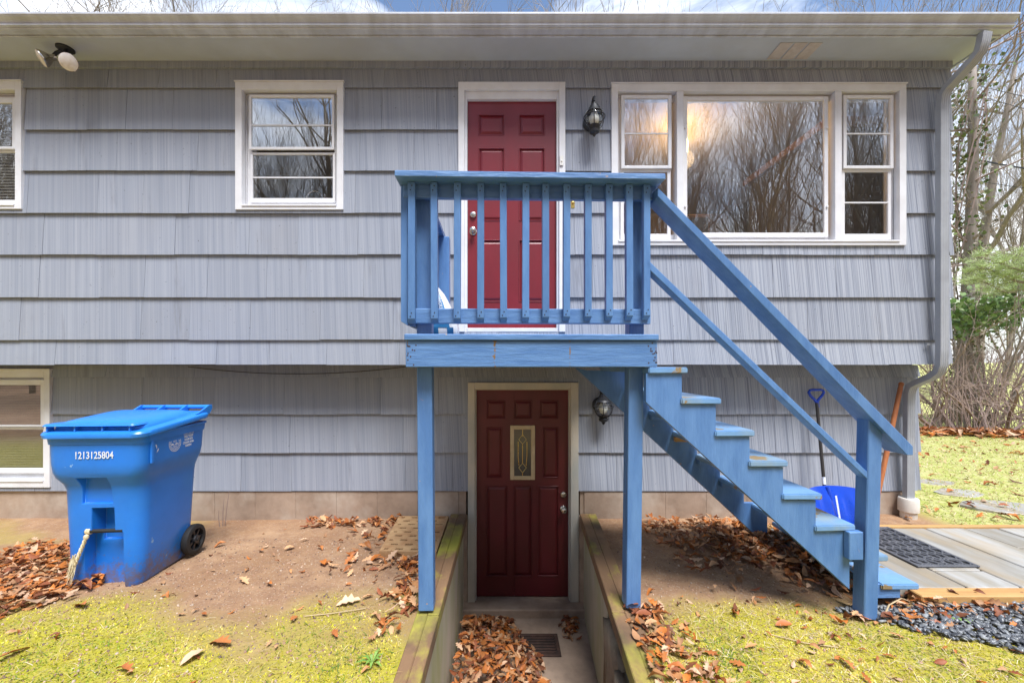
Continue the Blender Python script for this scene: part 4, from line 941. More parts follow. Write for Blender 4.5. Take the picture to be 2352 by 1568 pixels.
# wheels
def wheel(x):
    w = bp_('wheel', MB().lathe([(0.080,-0.026),(0.096,-0.028),(0.112,-0.021),(0.115,0),(0.112,0.021),(0.096,0.028),(0.080,0.026),(0.078,0),(0.080,-0.026)], 32, (x,.51,.115), (1,0,0), False), 'tyre', smooth=True)
    hb = MB().lathe([(0.030,-0.025),(0.034,0.0),(0.030,0.028),(0.001,0.03)], 16, (x,.51,.115), (1,0,0))
    for k in range(7):
        a = 2*math.pi*k/7; hb.beam((x,.51+.025*math.cos(a),.115+.025*math.sin(a)), (x,.51+.086*math.cos(a),.115+.086*math.sin(a)), 0.018, 0.026, (1,0,0))
    obj('spokes', hb, M['black'], w, world=False); return w
wheel(.272); wheel(-.250)
bp_('axle', MB().tube([(-.28,.51,.115),(.31,.51,.115)], 0.012, 10), 'tyre')
bp_('wheel_well', MB().box(-.21,.245,.44,.54,.05,.24), 'binblue', 0.02)
# print
def text_mesh(s, size, align='CENTER', bold=0.0, sx=1.0):
    cu = bpy.data.curves.new('t', 'FONT'); cu.body = s; cu.size = size; cu.align_x = align; cu.align_y = 'CENTER'; cu.offset = bold; cu.extrude = 0.0006
    o = bpy.data.objects.new('t', cu); link(o)
    d = bpy.context.evaluated_depsgraph_get(); d.update()
    me = bpy.data.meshes.new_from_object(o.evaluated_get(d)); bpy.data.objects.remove(o)
    if sx != 1: me.transform(Matrix.Diagonal((sx,1,1,1)))
    return me
def put(me, mat, parent, loc, rot, name='lettering'):
    me.materials.clear(); me.materials.append(M[mat]); o = bpy.data.objects.new(name, me); link(o); o.parent = parent; o.location = loc; o.rotation_euler = rot; return o
put(text_mesh('1213125804', 0.064, bold=0.0009, sx=0.74), 'print', bin_, (.035, -.0635, .898), (R(91),0,0), 'number')
def side_x(z): return .3265 + (.328-.320)*(z-.84)/(HB-.84)
SR = (R(90), 0, R(90))
# round town seal
seal = MB()
def ring(r0, r1, n=40):
    V = [(r*math.cos(2*math.pi*k/n), r*math.sin(2*math.pi*k/n), 0.0) for r in (r0, r1) for k in range(n)]
    seal.add(V, [(k, (k+1)%n, n+(k+1)%n, n+k) for k in range(n)])
ring(0.056, 0.060); ring(0.038, 0.041)
V = []
for k in range(21): V.append((-.036+.0036*k, -0.004+0.006*math.sin(k*0.55), 0))
seal.add(V + [(.034,-.012,0),(-.034,-.012,0)], [tuple(range(23))])
seal.add([(-.02,.016,0),(.02,.016,0),(.012,.024,0),(0,.030,0),(-.012,.024,0)], [(0,1,2,3,4)])
for k in range(4): seal.add([(-.016+.009*k,.004,0),(-.013+.009*k,.004,0),(-.013+.009*k,.014,0),(-.016+.009*k,.014,0)], [(0,1,2,3)])
for k in range(3): seal.add([(-.022+.004*k,-.018-.006*k,0),(.022-.004*k,-.018-.006*k,0),(.022-.004*k,-.0205-.006*k,0),(-.022+.004*k,-.0205-.006*k,0)], [(0,1,2,3)])
rr = random.Random(2)
for k in range(26):
    a = 2*math.pi*k/26
    if k in (6, 7): continue
    c, s_ = math.cos(a), math.sin(a)
    seal.add([(c*.044-s_*.003, s_*.044+c*.003,0),(c*.044+s_*.003,s_*.044-c*.003,0),(c*.053+s_*.003,s_*.053-c*.003,0),(c*.053-s_*.003,s_*.053+c*.003,0)], [(0,1,2,3)])
sm = seal.mesh('seal'); put(sm, 'print', bin_, (side_x(.925)-.006, .235, .918), SR, 'seal')
for k, (s, z) in enumerate((('RECYCLING',.972),('HELP KEEP',.945),('HAMDEN',.922),('CLEAN AND',.899),('GREEN',.876))):
    put(text_mesh(s, 0.0225, bold=0.0006, sx=0.92), 'print', bin_, (side_x(z)-.006, .375, z), SR)
obj('underline', MB().box(side_x(.955)-.0062, side_x(.955)-.0054, .32, .43, .9585, .9605), M['print'], bin_, world=False)
# scuffs: scraped pale plastic
for (y, z, ln, an) in ((.06,.93,.05,1.9),(.075,.90,.04,.9)):
    o = obj('scuff', MB().add([(0,-ln/2,0),(0,0,0.004),(0,ln/2,0),(0,0,-0.006)], [(0,1,2,3)]), M['print'], bin_, world=False); o.location = (side_x(z)-.006, y, z); o.rotation_euler = (an,0,0)
# rope tied to the lift bar
bl = bin_.location
rope = thing('rope', 'frayed tan rope tied to the bar on the front of the blue bin', 'rope', (bl.x-0.1, bl.y, bl.z+0.385))
def bw(x, y, z): return tuple(Matrix.Translation(bl) @ Matrix.Rotation(R(4), 4, 'Z') @ Vector((x,y,z)))
kn = MB()
for k in range(3): kn.tube([bw(-.072+k*.009, .018+.017*math.cos(t), .385+.017*math.sin(t)) for t in np.linspace(0,2*math.pi,14)], 0.0055, 6)
kn.lathe([(0.001,-.018),(.012,-.012),(.016,0),(.012,.012),(.001,.018)], 10, bw(-.062,-.004,.355))
obj('knot', kn, M['rope'], rope, smooth=True)
sb = MB()
for ph in (0, 2.1, 4.2):
    sb.tube([bw(-.062-.10*t+.006*math.cos(t*26+ph), -.006-.03*t+.006*math.sin(t*26+ph), .35-.31*t) for t in np.linspace(0,.75,40)], 0.006, 6)
obj('strand', sb, M['rope'], rope, smooth=True)
fr = MB(); rr = random.Random(8)
for k in range(64):
    p0 = (-.118+rr.uniform(-.008,.008), -.024+rr.uniform(-.008,.008), .21+rr.uniform(-.06,.05)); q = (p0[0]-.020+rr.uniform(-.010,.010), p0[1]-.01+rr.uniform(-.014,.012), p0[2]-.05-rr.uniform(0,.05))
    fr.tube([bw(*p0), bw(*((a_+b_)/2+rr.uniform(-.006,.006) for a_,b_ in zip(p0,q))), bw(*q)], [.003,.0024,.0012], 4)
obj('frayed_end', fr, M['rope'], rope)

# ------------------------------------------------------------------ lanterns and flood light
def lantern(label, px, py_top, py_bot, d_wall, tilt_=0.0):
    d = d_wall - 0.12; x = PX(px, d); zt, zb = PZ(py_top, d), PZ(py_bot, d); h = zt - zb; k = h/0.34
    t = thing('wall_lantern', label, 'lantern', (x, d_wall, zb + h*0.4), 0, 'black onion lanterns by the doors')
    zc_ = zb + h*0.39; rg = 0.088*k
    back = obj('back_plate', MB().lathe([(0.07*k,0),(0.07*k,0.010),(0.055*k,0.022),(0.02*k,0.026)], 22, (x-0.01, d_wall-0.004, zb+h*0.45), (0,-1,0)), M['black'], t, smooth=True)
    arm = [(x-0.008, d_wall-0.02, zb+h*.5), (x-0.004, d_wall-0.028, zb+h*.8), (x, d_wall-0.05, zb+h*.96), (x+.002, d_wall-.085, zb+h*1.0), (x+.002, d, zb+h*.95), (x, d, zb+h*.84)]
    obj('arm', MB().tube(arm, 0.010*k, 10), M['black'], t, smooth=True)
    obj('cap', MB().lathe([(0.064*k,-0.006),(0.068*k,0.0),(0.062*k,.012*k),(.052*k,.02*k),(.050*k,.034*k),(.040*k,.040*k),(.036*k,.058*k),(.022*k,.066*k),(.016*k,.085*k),(.004*k,.09*k)], 24, (x, d, zc_+rg*.62)), M['black'], t, smooth=True)
    prof = [(rg*math.sin(a)*.86, -rg*math.cos(a)) for a in np.linspace(0.62, 2.45, 14)]
    obj('globe', MB().lathe(prof, 28, (x, d, zc_)), M['lampglass'], t, smooth='all')
    obj('bulb', MB().lathe([(.008,-.06*k),(.030*k,-.045*k),(.042*k,-.008*k),(.041*k,.02*k),(.026*k,.048*k),(.018*k,.06*k)], 16, (x, d, zc_)), M['white_plastic'], t, smooth=True)
    for kx in range(6):
        a = math.pi*kx/3+0.3
        obj('cage_wire', MB().tube([(x+rg*1.0*math.sin(b_)*math.cos(a), d+rg*1.0*math.sin(b_)*math.sin(a), zc_-rg*math.cos(b_)) for b_ in np.linspace(.5,2.4,12)], 0.0042*k, 6), M['black'], t, smooth=True)
    obj('cage_ring', MB().tube([(x+rg*1.02*math.cos(a), d+rg*1.02*math.sin(a), zc_+rg*.15) for a in np.linspace(0,2*math.pi,30)], 0.0042*k, 6), M['black'], t, smooth=True)
    obj('base', MB().lathe([(.002,-.085*k),(.012*k,-.075*k),(.018*k,-.06*k),(.040*k,-.048*k),(.044*k,-.03*k),(.034*k,-.024*k),(.048*k,-.004*k),(.052*k,.006*k)], 22, (x, d, zc_-rg*.78)), M['black'], t, smooth=True)
lantern('black onion lantern on the wall between the red entry door and picture window', 1365, 218, 309, DW)
lantern('black onion lantern on the wall beside the basement door under the stairs', 1386, 884, 970, DL)
# twin flood light under the soffit
fx, fd = PX(150, 3.60), 3.60
fl = thing('flood_light', 'twin-bulb flood light fixed under the eave at the upper left', 'flood light', (fx, fd, Z_SOF))
obj('base_plate', MB().lathe([(.062,0),(.062,.012),(.05,.022),(.02,.03)], 22, (fx, fd, Z_SOF-0.0005), (0.0,0,-1)), M['black'], fl, smooth=True)
def par(sock, head, facing):
    obj('arm', MB().tube([(fx+sock[0]*.35, fd+sock[1]*.35, Z_SOF-.026), (fx+sock[0], fd+sock[1], Z_SOF+sock[2]), head], .014, 10), M['black'], fl, smooth=True)
    f = Vector(facing).normalized(); hp = Vector(head)
    b_ = obj('bulb', MB().lathe([(.022,-.03),(.026,.0),(.042,.02),(.063,.05),(.068,.062),(.068,.068)], 22, hp, f), M['nickel'], fl, smooth=True)
    obj('lens', MB().lathe([(.066,.0685),(.056,.077),(.035,.083),(.002,.086)], 22, hp, f), M['lens'], b_, smooth=True)
M['lens'] = pm('frosted_lens', (0.62,0.56,0.50), (0.72,0.68,0.64), scale=30, rough=0.2)
par((-.055,-.02,-.055), (PX(118,3.56), 3.56, PZ(133,3.56)), (-.62,-.55,-.50))
par((.03,-.02,-.06), (PX(172,3.56), 3.55, PZ(147,3.55)), (.25,-.85,-.40))

# ------------------------------------------------------------------ tools against the wall
def shovel():
    dA, dB = 3.99, 3.86
    top = Vector((PX(1876,dA), dA, PZ(925,dA))); bot = Vector((PX(1894,dB), dB, PZ(1122,dB)))
    t = thing('snow_shovel', 'royal blue plastic snow shovel leaning on the wall behind the stairs', 'shovel', (bot.x, dB, gz(bot.x, dB)))
    obj('shaft', MB().tube([top, bot], 0.0145, 12), M['shaft'], t, smooth=True)
    obj('label_band', MB().tube([top.lerp(bot,.865), top.lerp(bot,.95)], 0.0152, 12), M['print'], t, smooth=True)
    gx_, gd_ = PX(1876,dA), dA+0.004
    def q(x, y): return (PX(x,dA), gd_, PZ(y,dA))
    obj('grip', MB().tube([q(1877,926), q(1872,918), q(1862,908), q(1858.5,901), q(1861,896), q(1867,895), q(1884,895), q(1891,896), q(1893,901), q(1889,908), q(1880,918), q(1877,926)], 0.0125, 10), M['shovel'], t, smooth=True)
    obj('socket', MB().tube([q(1876.5,922), q(1878.5,935)], [0.017,0.0165], 12), M['shovel'], t, smooth=True)
    # scoop: curved ribbed sheet
    mb = MB(); nx_, ny_ = 26, 12; V = []
    dT = 3.84
    for j in range(ny_+1):
        v = j/ny_; z = PZ(1114,dT) - 0.36*v; y = dT - 0.05*math.sin(v*math.pi*.55) - 0.06*v
        for i in range(nx_+1):
            u = i/nx_*2-1; x = PX(1905,dT) + 0.235*u*(1-0.04*v) + 0.01*v
            V.append((x, y - 0.05*(abs(u)**3) + 0.009*math.cos(u*math.pi*4.5)*smooth(.1,.4,v) - 0.01, z - 0.018*(u*u)*(1-v)))
    fc = [(j*(nx_+1)+i, j*(nx_+1)+i+1, (j+1)*(nx_+1)+i+1, (j+1)*(nx_+1)+i) for j in range(ny_) for i in range(nx_)]
    n0_ = len(V); V2 = [(x, y+0.005, z) for x, y, z in V]
    mb.add(V + V2, fc + [tuple(k+n0_ for k in f)[::-1] for f in fc])
    rimloop = [i for i in range(nx_+1)] + [(j+1)*(nx_+1)-1 for j in range(1, ny_+1)] + [ny_*(nx_+1)+i for i in range(nx_-1,-1,-1)] + [j*(nx_+1) for j in range(ny_-1,0,-1)]
    mb.f += [(rimloop[k], rimloop[(k+1)%len(rimloop)], rimloop[(k+1)%len(rimloop)]+n0_, rimloop[k]+n0_) for k in range(len(rimloop))]
    sco = obj('scoop', mb, M['shovel'], t, smooth=True)
    obj('socket', MB().tube([bot+Vector((-.002,-.035,.03)), bot+Vector((.008,-.06,-.08)), bot+Vector((.012,-.062,-.14))], [.019,.020,.010], 12), M['shovel'], t, smooth=True)
    obj('edge_strip', MB().box(PX(1905,dT)-.225, PX(1905,dT)+.235, dT-.175, dT-.168, PZ(1114,dT)-.375, PZ(1114,dT)-.35), M['nickel'], t)
    obj('sticker', MB().beam((PX(1913,3.78), 3.745, PZ(1135,3.78)), (PX(1925,3.74), 3.715, PZ(1195,3.74)), 0.016, 0.002, (0,1,0)), M['print'], t)
shovel()
pt = Vector((PX(2072,4.0), 4.005, PZ(878,4.0))); pbm = Vector((PX(2003,3.86), 3.86, gz(PX(2003,3.86),3.86)))
pole = thing('tool_handle', 'reddish wooden tool handle leaning beside the downspout', 'tool', (pbm.x, pbm.y, pbm.z))
dv = (pt-pbm).normalized()
obj('handle', MB().tube([pbm, pbm.lerp(pt,.5), pt-dv*.06, pt-dv*.035], [.019,.021,.019,.017], 14), M['pole'], pole, smooth=True)
obj('knob', MB().lathe([(.017,-.036),(.021,-.028),(.022,-.012),(.016,-.001),(.004,.003)], 14, pt, dv), M['pole'], pole, smooth=True)

# perforated paver on the bare soil
pv = thing('paver', 'tan slab with rows of dark slots lying on the soil by the left timber wall', 'paver', (-0.8, 3.6, 0.85))
NXP, NYP = 15, 27
mb = MB(); V = {}
A, B, C_, D_ = Vector((-0.985,3.24,.885)), Vector((-0.535,3.22,.885)), Vector((-0.545,4.02,.872)), Vector((-1.03,4.02,.872))
def pvp(i, j, z): 
    u, v = i/NXP, j/NYP; p = (A*(1-u)+B*u)*(1-v) + (D_*(1-u)+C_*u)*v; return (p.x, p.y, p.z+z)
for j in range(NYP):
    for i in range(NXP):
        holec = (j % 3 == 1) and ((i + (j//3 % 2)*2) % 4 in (0,1)) and 0 < i < NXP-1
        if holec:
            b0 = [pvp(i+.05,j+.15,-.022), pvp(i+1.2,j+.15,-.022), pvp(i+1.0,j+.9,-.022), pvp(i+.1,j+.9,-.022)]
        z = -.06 if holec else 0
        mb.add([pvp(i,j,z),pvp(i+1,j,z),pvp(i+1,j+1,z),pvp(i,j+1,z)], [(0,1,2,3)])
        if holec:
            c4 = [(i,j),(i+1,j),(i+1,j+1),(i,j+1)]
            for k in range(4):
                p, q = c4[k], c4[(k+1)%4]
                mb.add([pvp(*p,0),pvp(*q,0),pvp(*q,-.06),pvp(*p,-.06)], [(0,1,2,3)])
c4 = [(0,0),(NXP,0),(NXP,NYP),(0,NYP)]
for k in range(4):
    p, q = c4[k], c4[(k+1)%4]; mb.add([pvp(*p,0),pvp(*q,0),pvp(*q,-.08),pvp(*p,-.08)], [(0,1,2,3)])
obj('slab', mb, M['paver'], pv)

# bag of ice melt on the deck (built in place)
bg = thing('ice_melt_bag', 'white and blue plastic bag slumped on the deck behind the balusters', 'bag', (PX(1020,3.0), 3.0, ZD))
def bagsec(z, cx, rx, ry, n=20):
    return [(cx + rx*math.copysign(abs(math.cos(a))**.7, math.cos(a)), 3.02 + ry*math.copysign(abs(math.sin(a))**.7, math.sin(a)) + .012*math.sin(5*a+z*20), ZD + z) for a in [2*math.pi*k/n for k in range(n)]]
cxb = PX(1012,3.0)
bs = [bagsec(.004,cxb,.10,.09), bagsec(.03,cxb+.005,.128,.115), bagsec(.09,cxb-.002,.135,.12), bagsec(.17,cxb-.015,.122,.11), bagsec(.26,cxb-.03,.10,.09), bagsec(.34,cxb-.05,.075,.07), bagsec(.40,cxb-.07,.045,.05), bagsec(.44,cxb-.085,.018,.04)]
M['bag'] = pm('white_bag_film', (0.70,0.71,0.72), (0.60,0.62,0.65), scale=14, rough=0.3, bump=0.5, bscale=12)
M['bagblue'] = pm('blue_bag_print', (0.02,0.13,0.30), (0.03,0.17,0.36), scale=14, rough=0.3, bump=0.5, bscale=12)
obj('body', loft(bs), M['bag'], bg, smooth='all')
for (a0, a1, lo, hi) in ((14.2,16.6,2,7),(13,15,0,3),(16.0,17.4,0,3)):
    st = []
    for s in bs[lo:hi]:
        cx_ = sum(p[0] for p in s)/20; row = []
        for t in np.linspace(a0, a1, 5):
            i = int(t) % 20; f = t-int(t); p = Vector(s[i]).lerp(Vector(s[(i+1)%20]), f); c = Vector((cx_, 3.02, p.z)); row.append(tuple(c + (p-c)*1.02 + Vector((0,-.002,0))))
        st.append(row)
    m = MB(); n5 = 5; m.add([p for r_ in st for p in r_], [(i*n5+j, i*n5+j+1, (i+1)*n5+j+1, (i+1)*n5+j) for i in range(len(st)-1) for j in range(4)])
    obj('print_band', m, M['bagblue'], bg, smooth='all')
o = put(text_mesh('G ACTION. IN', 0.032, bold=.0008), 'print', bg, (0,0,0), (0,0,0))
o.matrix_world = Matrix.Identity(4); o.location = (PX(1013,2.9)-bg.location.x, 2.895-3.0, .24); o.rotation_euler = (R(92), R(-100), 0)

# ------------------------------------------------------------------ things seen through the windows
kt = thing('faucet', 'chrome arched faucet behind the kitchen window', 'faucet', (PX(715,4.2), 4.2, PZ(470,4.2)))
fz = PZ(466,4.25)
obj('spout', MB().tube([(PX(727,4.25)+.085*math.cos(a)-.02, 4.25, fz+.02+.10*math.sin(a)) for a in np.linspace(0,math.pi,16)], .011, 10), M['nickel'], kt, smooth=True)
obj('base', MB().lathe([(.025,-.3),(.025,.0),(.018,.03)], 14, (PX(727,4.25)-.105, 4.25, fz)), M['nickel'], kt, smooth=True)
sb_ = thing('soap_bottle', 'red soap bottle with white cap behind the kitchen window', 'bottle', (PX(741,4.2), 4.2, fz-.03))
obj('body', MB().lathe([(.03,-.2),(.033,-.19),(.033,-.05),(.028,0),(.013,.02),(.013,.035)], 16, (PX(747,4.2), 4.2, fz)), M['red'], sb_, smooth=True)
obj('cap', MB().lathe([(.015,.0355),(.015,.06),(.012,.066)], 14, (PX(747,4.2), 4.2, fz)), M['white_plastic'], sb_, smooth=True)
kc = thing('kitchen_counter', 'kitchen counter under the window inside the house', 'counter', (-2.0, 4.2, Z_BOT+.1))
obj('top', MB().box(-3.05,-.8,DW+.16,DW+.75,fz-.24,fz-.2), M['interior_dark'], kc); obj('cabinet', MB().box(-3.05,-.8,DW+.18,DW+.72,Z_BOT+.1,fz-.242), M['wood_in'], kc)
cb = thing('wall_cabinet', 'wooden cabinets on the far kitchen wall behind the window', 'cabinet', (-2.0, 6.4, Z_BOT+1.2))
for k in range(5): obj('cabinet_door', MB().box(-2.95+k*.43,-2.54+k*.43,6.25,6.27,Z_BOT+.55,Z_BOT+1.9), M['wood_in'], cb, bevel=.005)
obj('carcass', MB().box(-2.97,-.78,6.271,6.59,Z_BOT+.5,Z_BOT+1.95), M['wood_in'], cb)
lv = thing('sideboard', 'low wooden box seen through the lower left of the picture window', 'sideboard', (PX(1610,4.6), 4.6, Z_BOT+.1))
obj('carcass', MB().box(PX(1580,4.5),PX(1632,4.5),4.5,4.9,Z_BOT+.1,PZ(492,4.5)), M['wood_in'], lv, bevel=.01); obj('front_panel', MB().box(PX(1586,4.49),PX(1626,4.49),4.485,4.4995,Z_BOT+.2,PZ(500,4.49)), M['interior_dark'], lv)
bk = thing('bookcase', 'dark cabinet with a wooden top inside the picture window', 'cabinet', (3.6, 5.0, Z_BOT+.1))
obj('carcass', MB().box(3.25,3.80,4.15,5.5,Z_BOT+.1,PZ(425,5.5)), M['interior_dark'], bk); obj('top', MB().box(3.2,3.82,4.1,5.55,PZ(425,5.5)+.001,PZ(425,5.5)+.08), M['wood_in'], bk)
M['curtain'] = pm('pale_curtain', (0.62,0.60,0.58), (0.52,0.50,0.48), scale=9, stretch=(6,1,.3), rough=.9)
def curtain(x0, x1, y0, y1, d, label):
    a_, b_, z0_, z1_ = rpx(x0, x1, y0, y1, d); t = thing('curtain', label, 'curtain', ((a_+b_)/2, d, z0_)); m = MB(); n_ = 14; V_ = []
    for z_ in (z0_, z1_):
        for k in range(n_+1): V_.append((a_+(b_-a_)*k/n_, d+.012*math.sin(k*1.9), z_))
    fc_ = [(k, k+1, n_+2+k, n_+1+k) for k in range(n_)]; N_ = len(V_)
    m.add(V_ + [(x, y+.003, z) for x, y, z in V_], fc_ + [tuple(i+N_ for i in f)[::-1] for f in fc_]); obj('cloth', m, M['curtain'], t, smooth='all')
curtain(2028, 2062, 212, 552, DW+.17, 'pale curtain behind the right side sash of the picture window')
curtain(1560, 1915, 210, 236, DW+.17, 'pale rolled shade at the top of the picture window')
curtain(560, 588, 212, 470, DW+.17, 'pale curtain at the left of the kitchen window')
lp = thing('interior_lamp', 'lit warm lamp glowing behind the left side of the picture window', 'lamp', (PX(1545,4.5), 4.5, Z_BOT+.1))
lx_, ly_, lz_ = PX(1560,4.5), 4.5, PZ(330,4.5)
obj('shade', MB().lathe([(.05,-.12),(.085,-.10),(.09,0),(.07,.10),(.03,.12)], 18, (lx_, ly_, lz_)), M['warm_bulb'], lp, smooth=True)
obj('stand', MB().tube([(lx_, ly_, Z_BOT+.1),(lx_, ly_, lz_-.121)], .012, 8), M['brass'], lp)
ll = bpy.data.lights.new('lamp_light', 'POINT'); ll.energy = 1.5; ll.color = (1,.62,.28); ll.shadow_soft_size = .1
lo_ = bpy.data.objects.new('lamp_light', ll); link(lo_); lo_.parent = lp; lo_.location = (lx_-lp.location.x+.22, .35, lz_-lp.location.z)

# ------------------------------------------------------------------ scattered geometry (numpy instancing into one mesh)
def scatter_mesh(name, template_v, template_f, mats, cols, mat, kind='stuff'):
    """mats: n x 4 x 4, cols: n x 3"""
    tv = np.array(template_v); n = len(mats); k = len(tv)
    hv = np.concatenate([tv, np.ones((k,1))], 1)
    V = np.einsum('nij,kj->nki', mats, hv)[:, :, :3].reshape(-1, 3)
    me = bpy.data.meshes.new(name)
    fl = [len(f) for f in template_f]; loops = np.concatenate([np.array(f) for f in template_f])
    nf = len(fl); nl = len(loops)
    me.vertices.add(n*k); me.vertices.foreach_set('co', V.astype(np.float32).ravel())
    me.loops.add(n*nl); me.loops.foreach_set('vertex_index', (loops[None,:] + (np.arange(n)*k)[:,None]).astype(np.int32).ravel())
    st = np.concatenate([[0], np.cumsum(fl)[:-1]])
    me.polygons.add(n*nf); me.polygons.foreach_set('loop_start', (st[None,:] + (np.arange(n)*nl)[:,None]).astype(np.int32).ravel())
    me.update(calc_edges=True)
    a = me.color_attributes.new('tint', 'FLOAT_COLOR', 'POINT')
    c = np.ones((n, k, 4), dtype=np.float32); c[:, :, :3] = np.asarray(cols)[:, None, :]
    a.data.foreach_set('color', c.ravel())
    me.validate()
    return me
def trs(loc, eul, sc):
    n = len(loc); M4 = np.zeros((n,4,4)); 
    cx, sx = np.cos(eul[:,0]), np.sin(eul[:,0]); cy, sy = np.cos(eul[:,1]), np.sin(eul[:,1]); cz, sz = np.cos(eul[:,2]), np.sin(eul[:,2])
    Rm = np.zeros((n,3,3))
    Rm[:,0,0]=cz*cy; Rm[:,0,1]=cz*sy*sx-sz*cx; Rm[:,0,2]=cz*sy*cx+sz*sx
    Rm[:,1,0]=sz*cy; Rm[:,1,1]=sz*sy*sx+cz*cx; Rm[:,1,2]=sz*sy*cx-cz*sx
    Rm[:,2,0]=-sy; Rm[:,2,1]=cy*sx; Rm[:,2,2]=cy*cx
    sc = np.asarray(sc); sc = sc[:,None] if sc.ndim == 1 else sc
    M4[:,:3,:3] = Rm * (sc[:,None,:] if sc.shape[1] == 3 else sc[:,:,None]); M4[:,:3,3] = loc; M4[:,3,3] = 1; return M4
def leaf_template(kind, curl, seed):
    r = random.Random(seed); n = 9; V = []; Fc = []
    for i in range(n):
        t = i/(n-1)
        if kind == 'oak':
            w = .30*math.sin(math.pi*min(1, t*1.02+.02))**.8*(0.55+.25*t) ; w *= (1.45 if i % 2 else .62)
        else: w = .26*math.sin(math.pi*t)**.75
        w = max(w, .012); zc_ = .10*curl*math.sin(t*math.pi*1.3) ; yy = t-.5
        up = .55*curl*w
        V += [(-w*(1-.2*curl), yy+ (.05 if kind=='oak' and i%2 else 0), zc_+up*r.uniform(.6,1.4)), (0, yy, zc_-.02), (w*(1-.2*curl), yy+(.05 if kind=='oak' and i%2 else 0), zc_+up*r.uniform(.5,1.3))]
    for i in range(n-1):
        a = i*3; Fc += [(a,a+1,a+4,a+3),(a+1,a+2,a+5,a+4)]
    return V, Fc
LEAF = [leaf_template('oak',.55,1), leaf_template('oak',.9,2), leaf_template('beech',.6,3), leaf_template('beech',1.1,4), leaf_template('oak',.3,5)]
PAL = np.array([(.46,.165,.045),(.40,.13,.035),(.27,.085,.035),(.53,.25,.10),(.58,.33,.17),(.18,.065,.03),(.52,.17,.035),(.42,.22,.11),(.64,.42,.27)])
def leaf_cols(n, dark=1.0): 
    c = PAL[NP.integers(0, len(PAL), n)] * NP.uniform(.65,1.2,(n,1)) * dark; return np.clip(c, .01, .9)
gzv = np.vectorize(gz)
def heap(name, label, pts, lift, size=(.07,.13), tiltmax=.7, dark=1.0):
    """pts: n x 2 ; lift: heights above the ground"""
    pts = np.asarray(pts); lift = np.asarray(lift); n = len(pts)
    which = NP.integers(0, len(LEAF), n); me_all = []
    z = gzv(pts[:,0], pts[:,1]) if lift.ndim == 1 else None
    loc = np.column_stack([pts, lift])
    bmj = bmesh.new()
    mbs = []
    for k in range(len(LEAF)):
        s = which == k
        if not s.any(): continue
        m = int(s.sum())
        eul = np.column_stack([NP.normal(0,tiltmax*.5,m), NP.normal(0,tiltmax*.5,m), NP.uniform(0,6.28,m)])
        flip = NP.random(m) < .4; eul[flip,0] += math.pi
        me = scatter_mesh('x', *LEAF[k], trs(loc[s], eul, NP.uniform(*size,m)), leaf_cols(m,dark), None)
        bmj.from_mesh(me); bpy.data.meshes.remove(me)
    me = bpy.data.meshes.new(name); bmj.to_mesh(me); bmj.free(); me.materials.append(M['leaf'])
    for p in me.polygons: p.use_smooth = True
    o = link(bpy.data.objects.new(name, me)); tag(o, label, 'leaves', kind='stuff'); return o
def gauss(n, c, s, rot=0):
    p = NP.normal(0,1,(n,2))*np.array(s); ca, sa = math.cos(rot), math.sin(rot)
    return np.column_stack([c[0]+p[:,0]*ca-p[:,1]*sa, c[1]+p[:,0]*sa+p[:,1]*ca])
# left of the bin
P = np.column_stack([NP.uniform(-3.9,-2.5,1700), NP.uniform(2.25,3.4,1700)])
P = np.array([p for p in P if p[1] > 2.36+0.25*mnoise.noise(Vector((p[0]*2,p[1],0)))+max(0,(p[0]+2.9))*.3 and not (p[0] > -2.70 and p[1] > 2.6) and p[0] < -2.66-.25*smooth(2.62,2.42,p[1])])
heap('leaf_litter', 'deep drift of brown fallen leaves left of the blue bin', P, gzv(P[:,0],P[:,1])+NP.uniform(.008,.07,len(P)), (.055,.10), .4)
# trench
P = np.vstack([np.column_stack([NP.uniform(-.36,.42,1500), NP.uniform(2.3,3.93,1500)]), gauss(90,(.62,3.85),(.05,.10))])
def trench_h(x, d): return max(0, .22*smooth(.42,-.35,x)*smooth(3.98,3.5,d) + .12*smooth(3.5,2.9,d)*smooth(.6,.1,x))
P = np.array([p for p in P if (p[0] > .5 and p[0] < .66+ .0*p[1]) or p[0] < .04+.30*smooth(3.95,3.1,p[1])+.05*mnoise.noise(Vector((p[0]*4,p[1]*4,0)))])
hz = np.array([-.055 + NP.random()*.03 + trench_h(p[0],p[1])*NP.uniform(.35,1.0) for p in P])
heap('leaf_litter', 'heap of wet brown leaves on the sunken walk before the basement door', P, hz, (.05,.095), .6, .85)
# under the stairs and behind
P = np.vstack([gauss(760,(1.95,3.35),(.42,.28)), gauss(620,(2.35,2.9),(.38,.16),-.75), gauss(160,(1.6,3.8),(.35,.08))])
P = np.array([p for p in P if p[1] < 4.0 and p[1] > 2.42 and p[0] > 1.25 and not (p[0] > 2.5 and p[1] > 2.58)])
heap('leaf_litter', 'drift of brown leaves piled on the soil under the stairs', P, gzv(P[:,0],P[:,1])+NP.uniform(.005,.075,len(P)), (.05,.10), .65, .85)
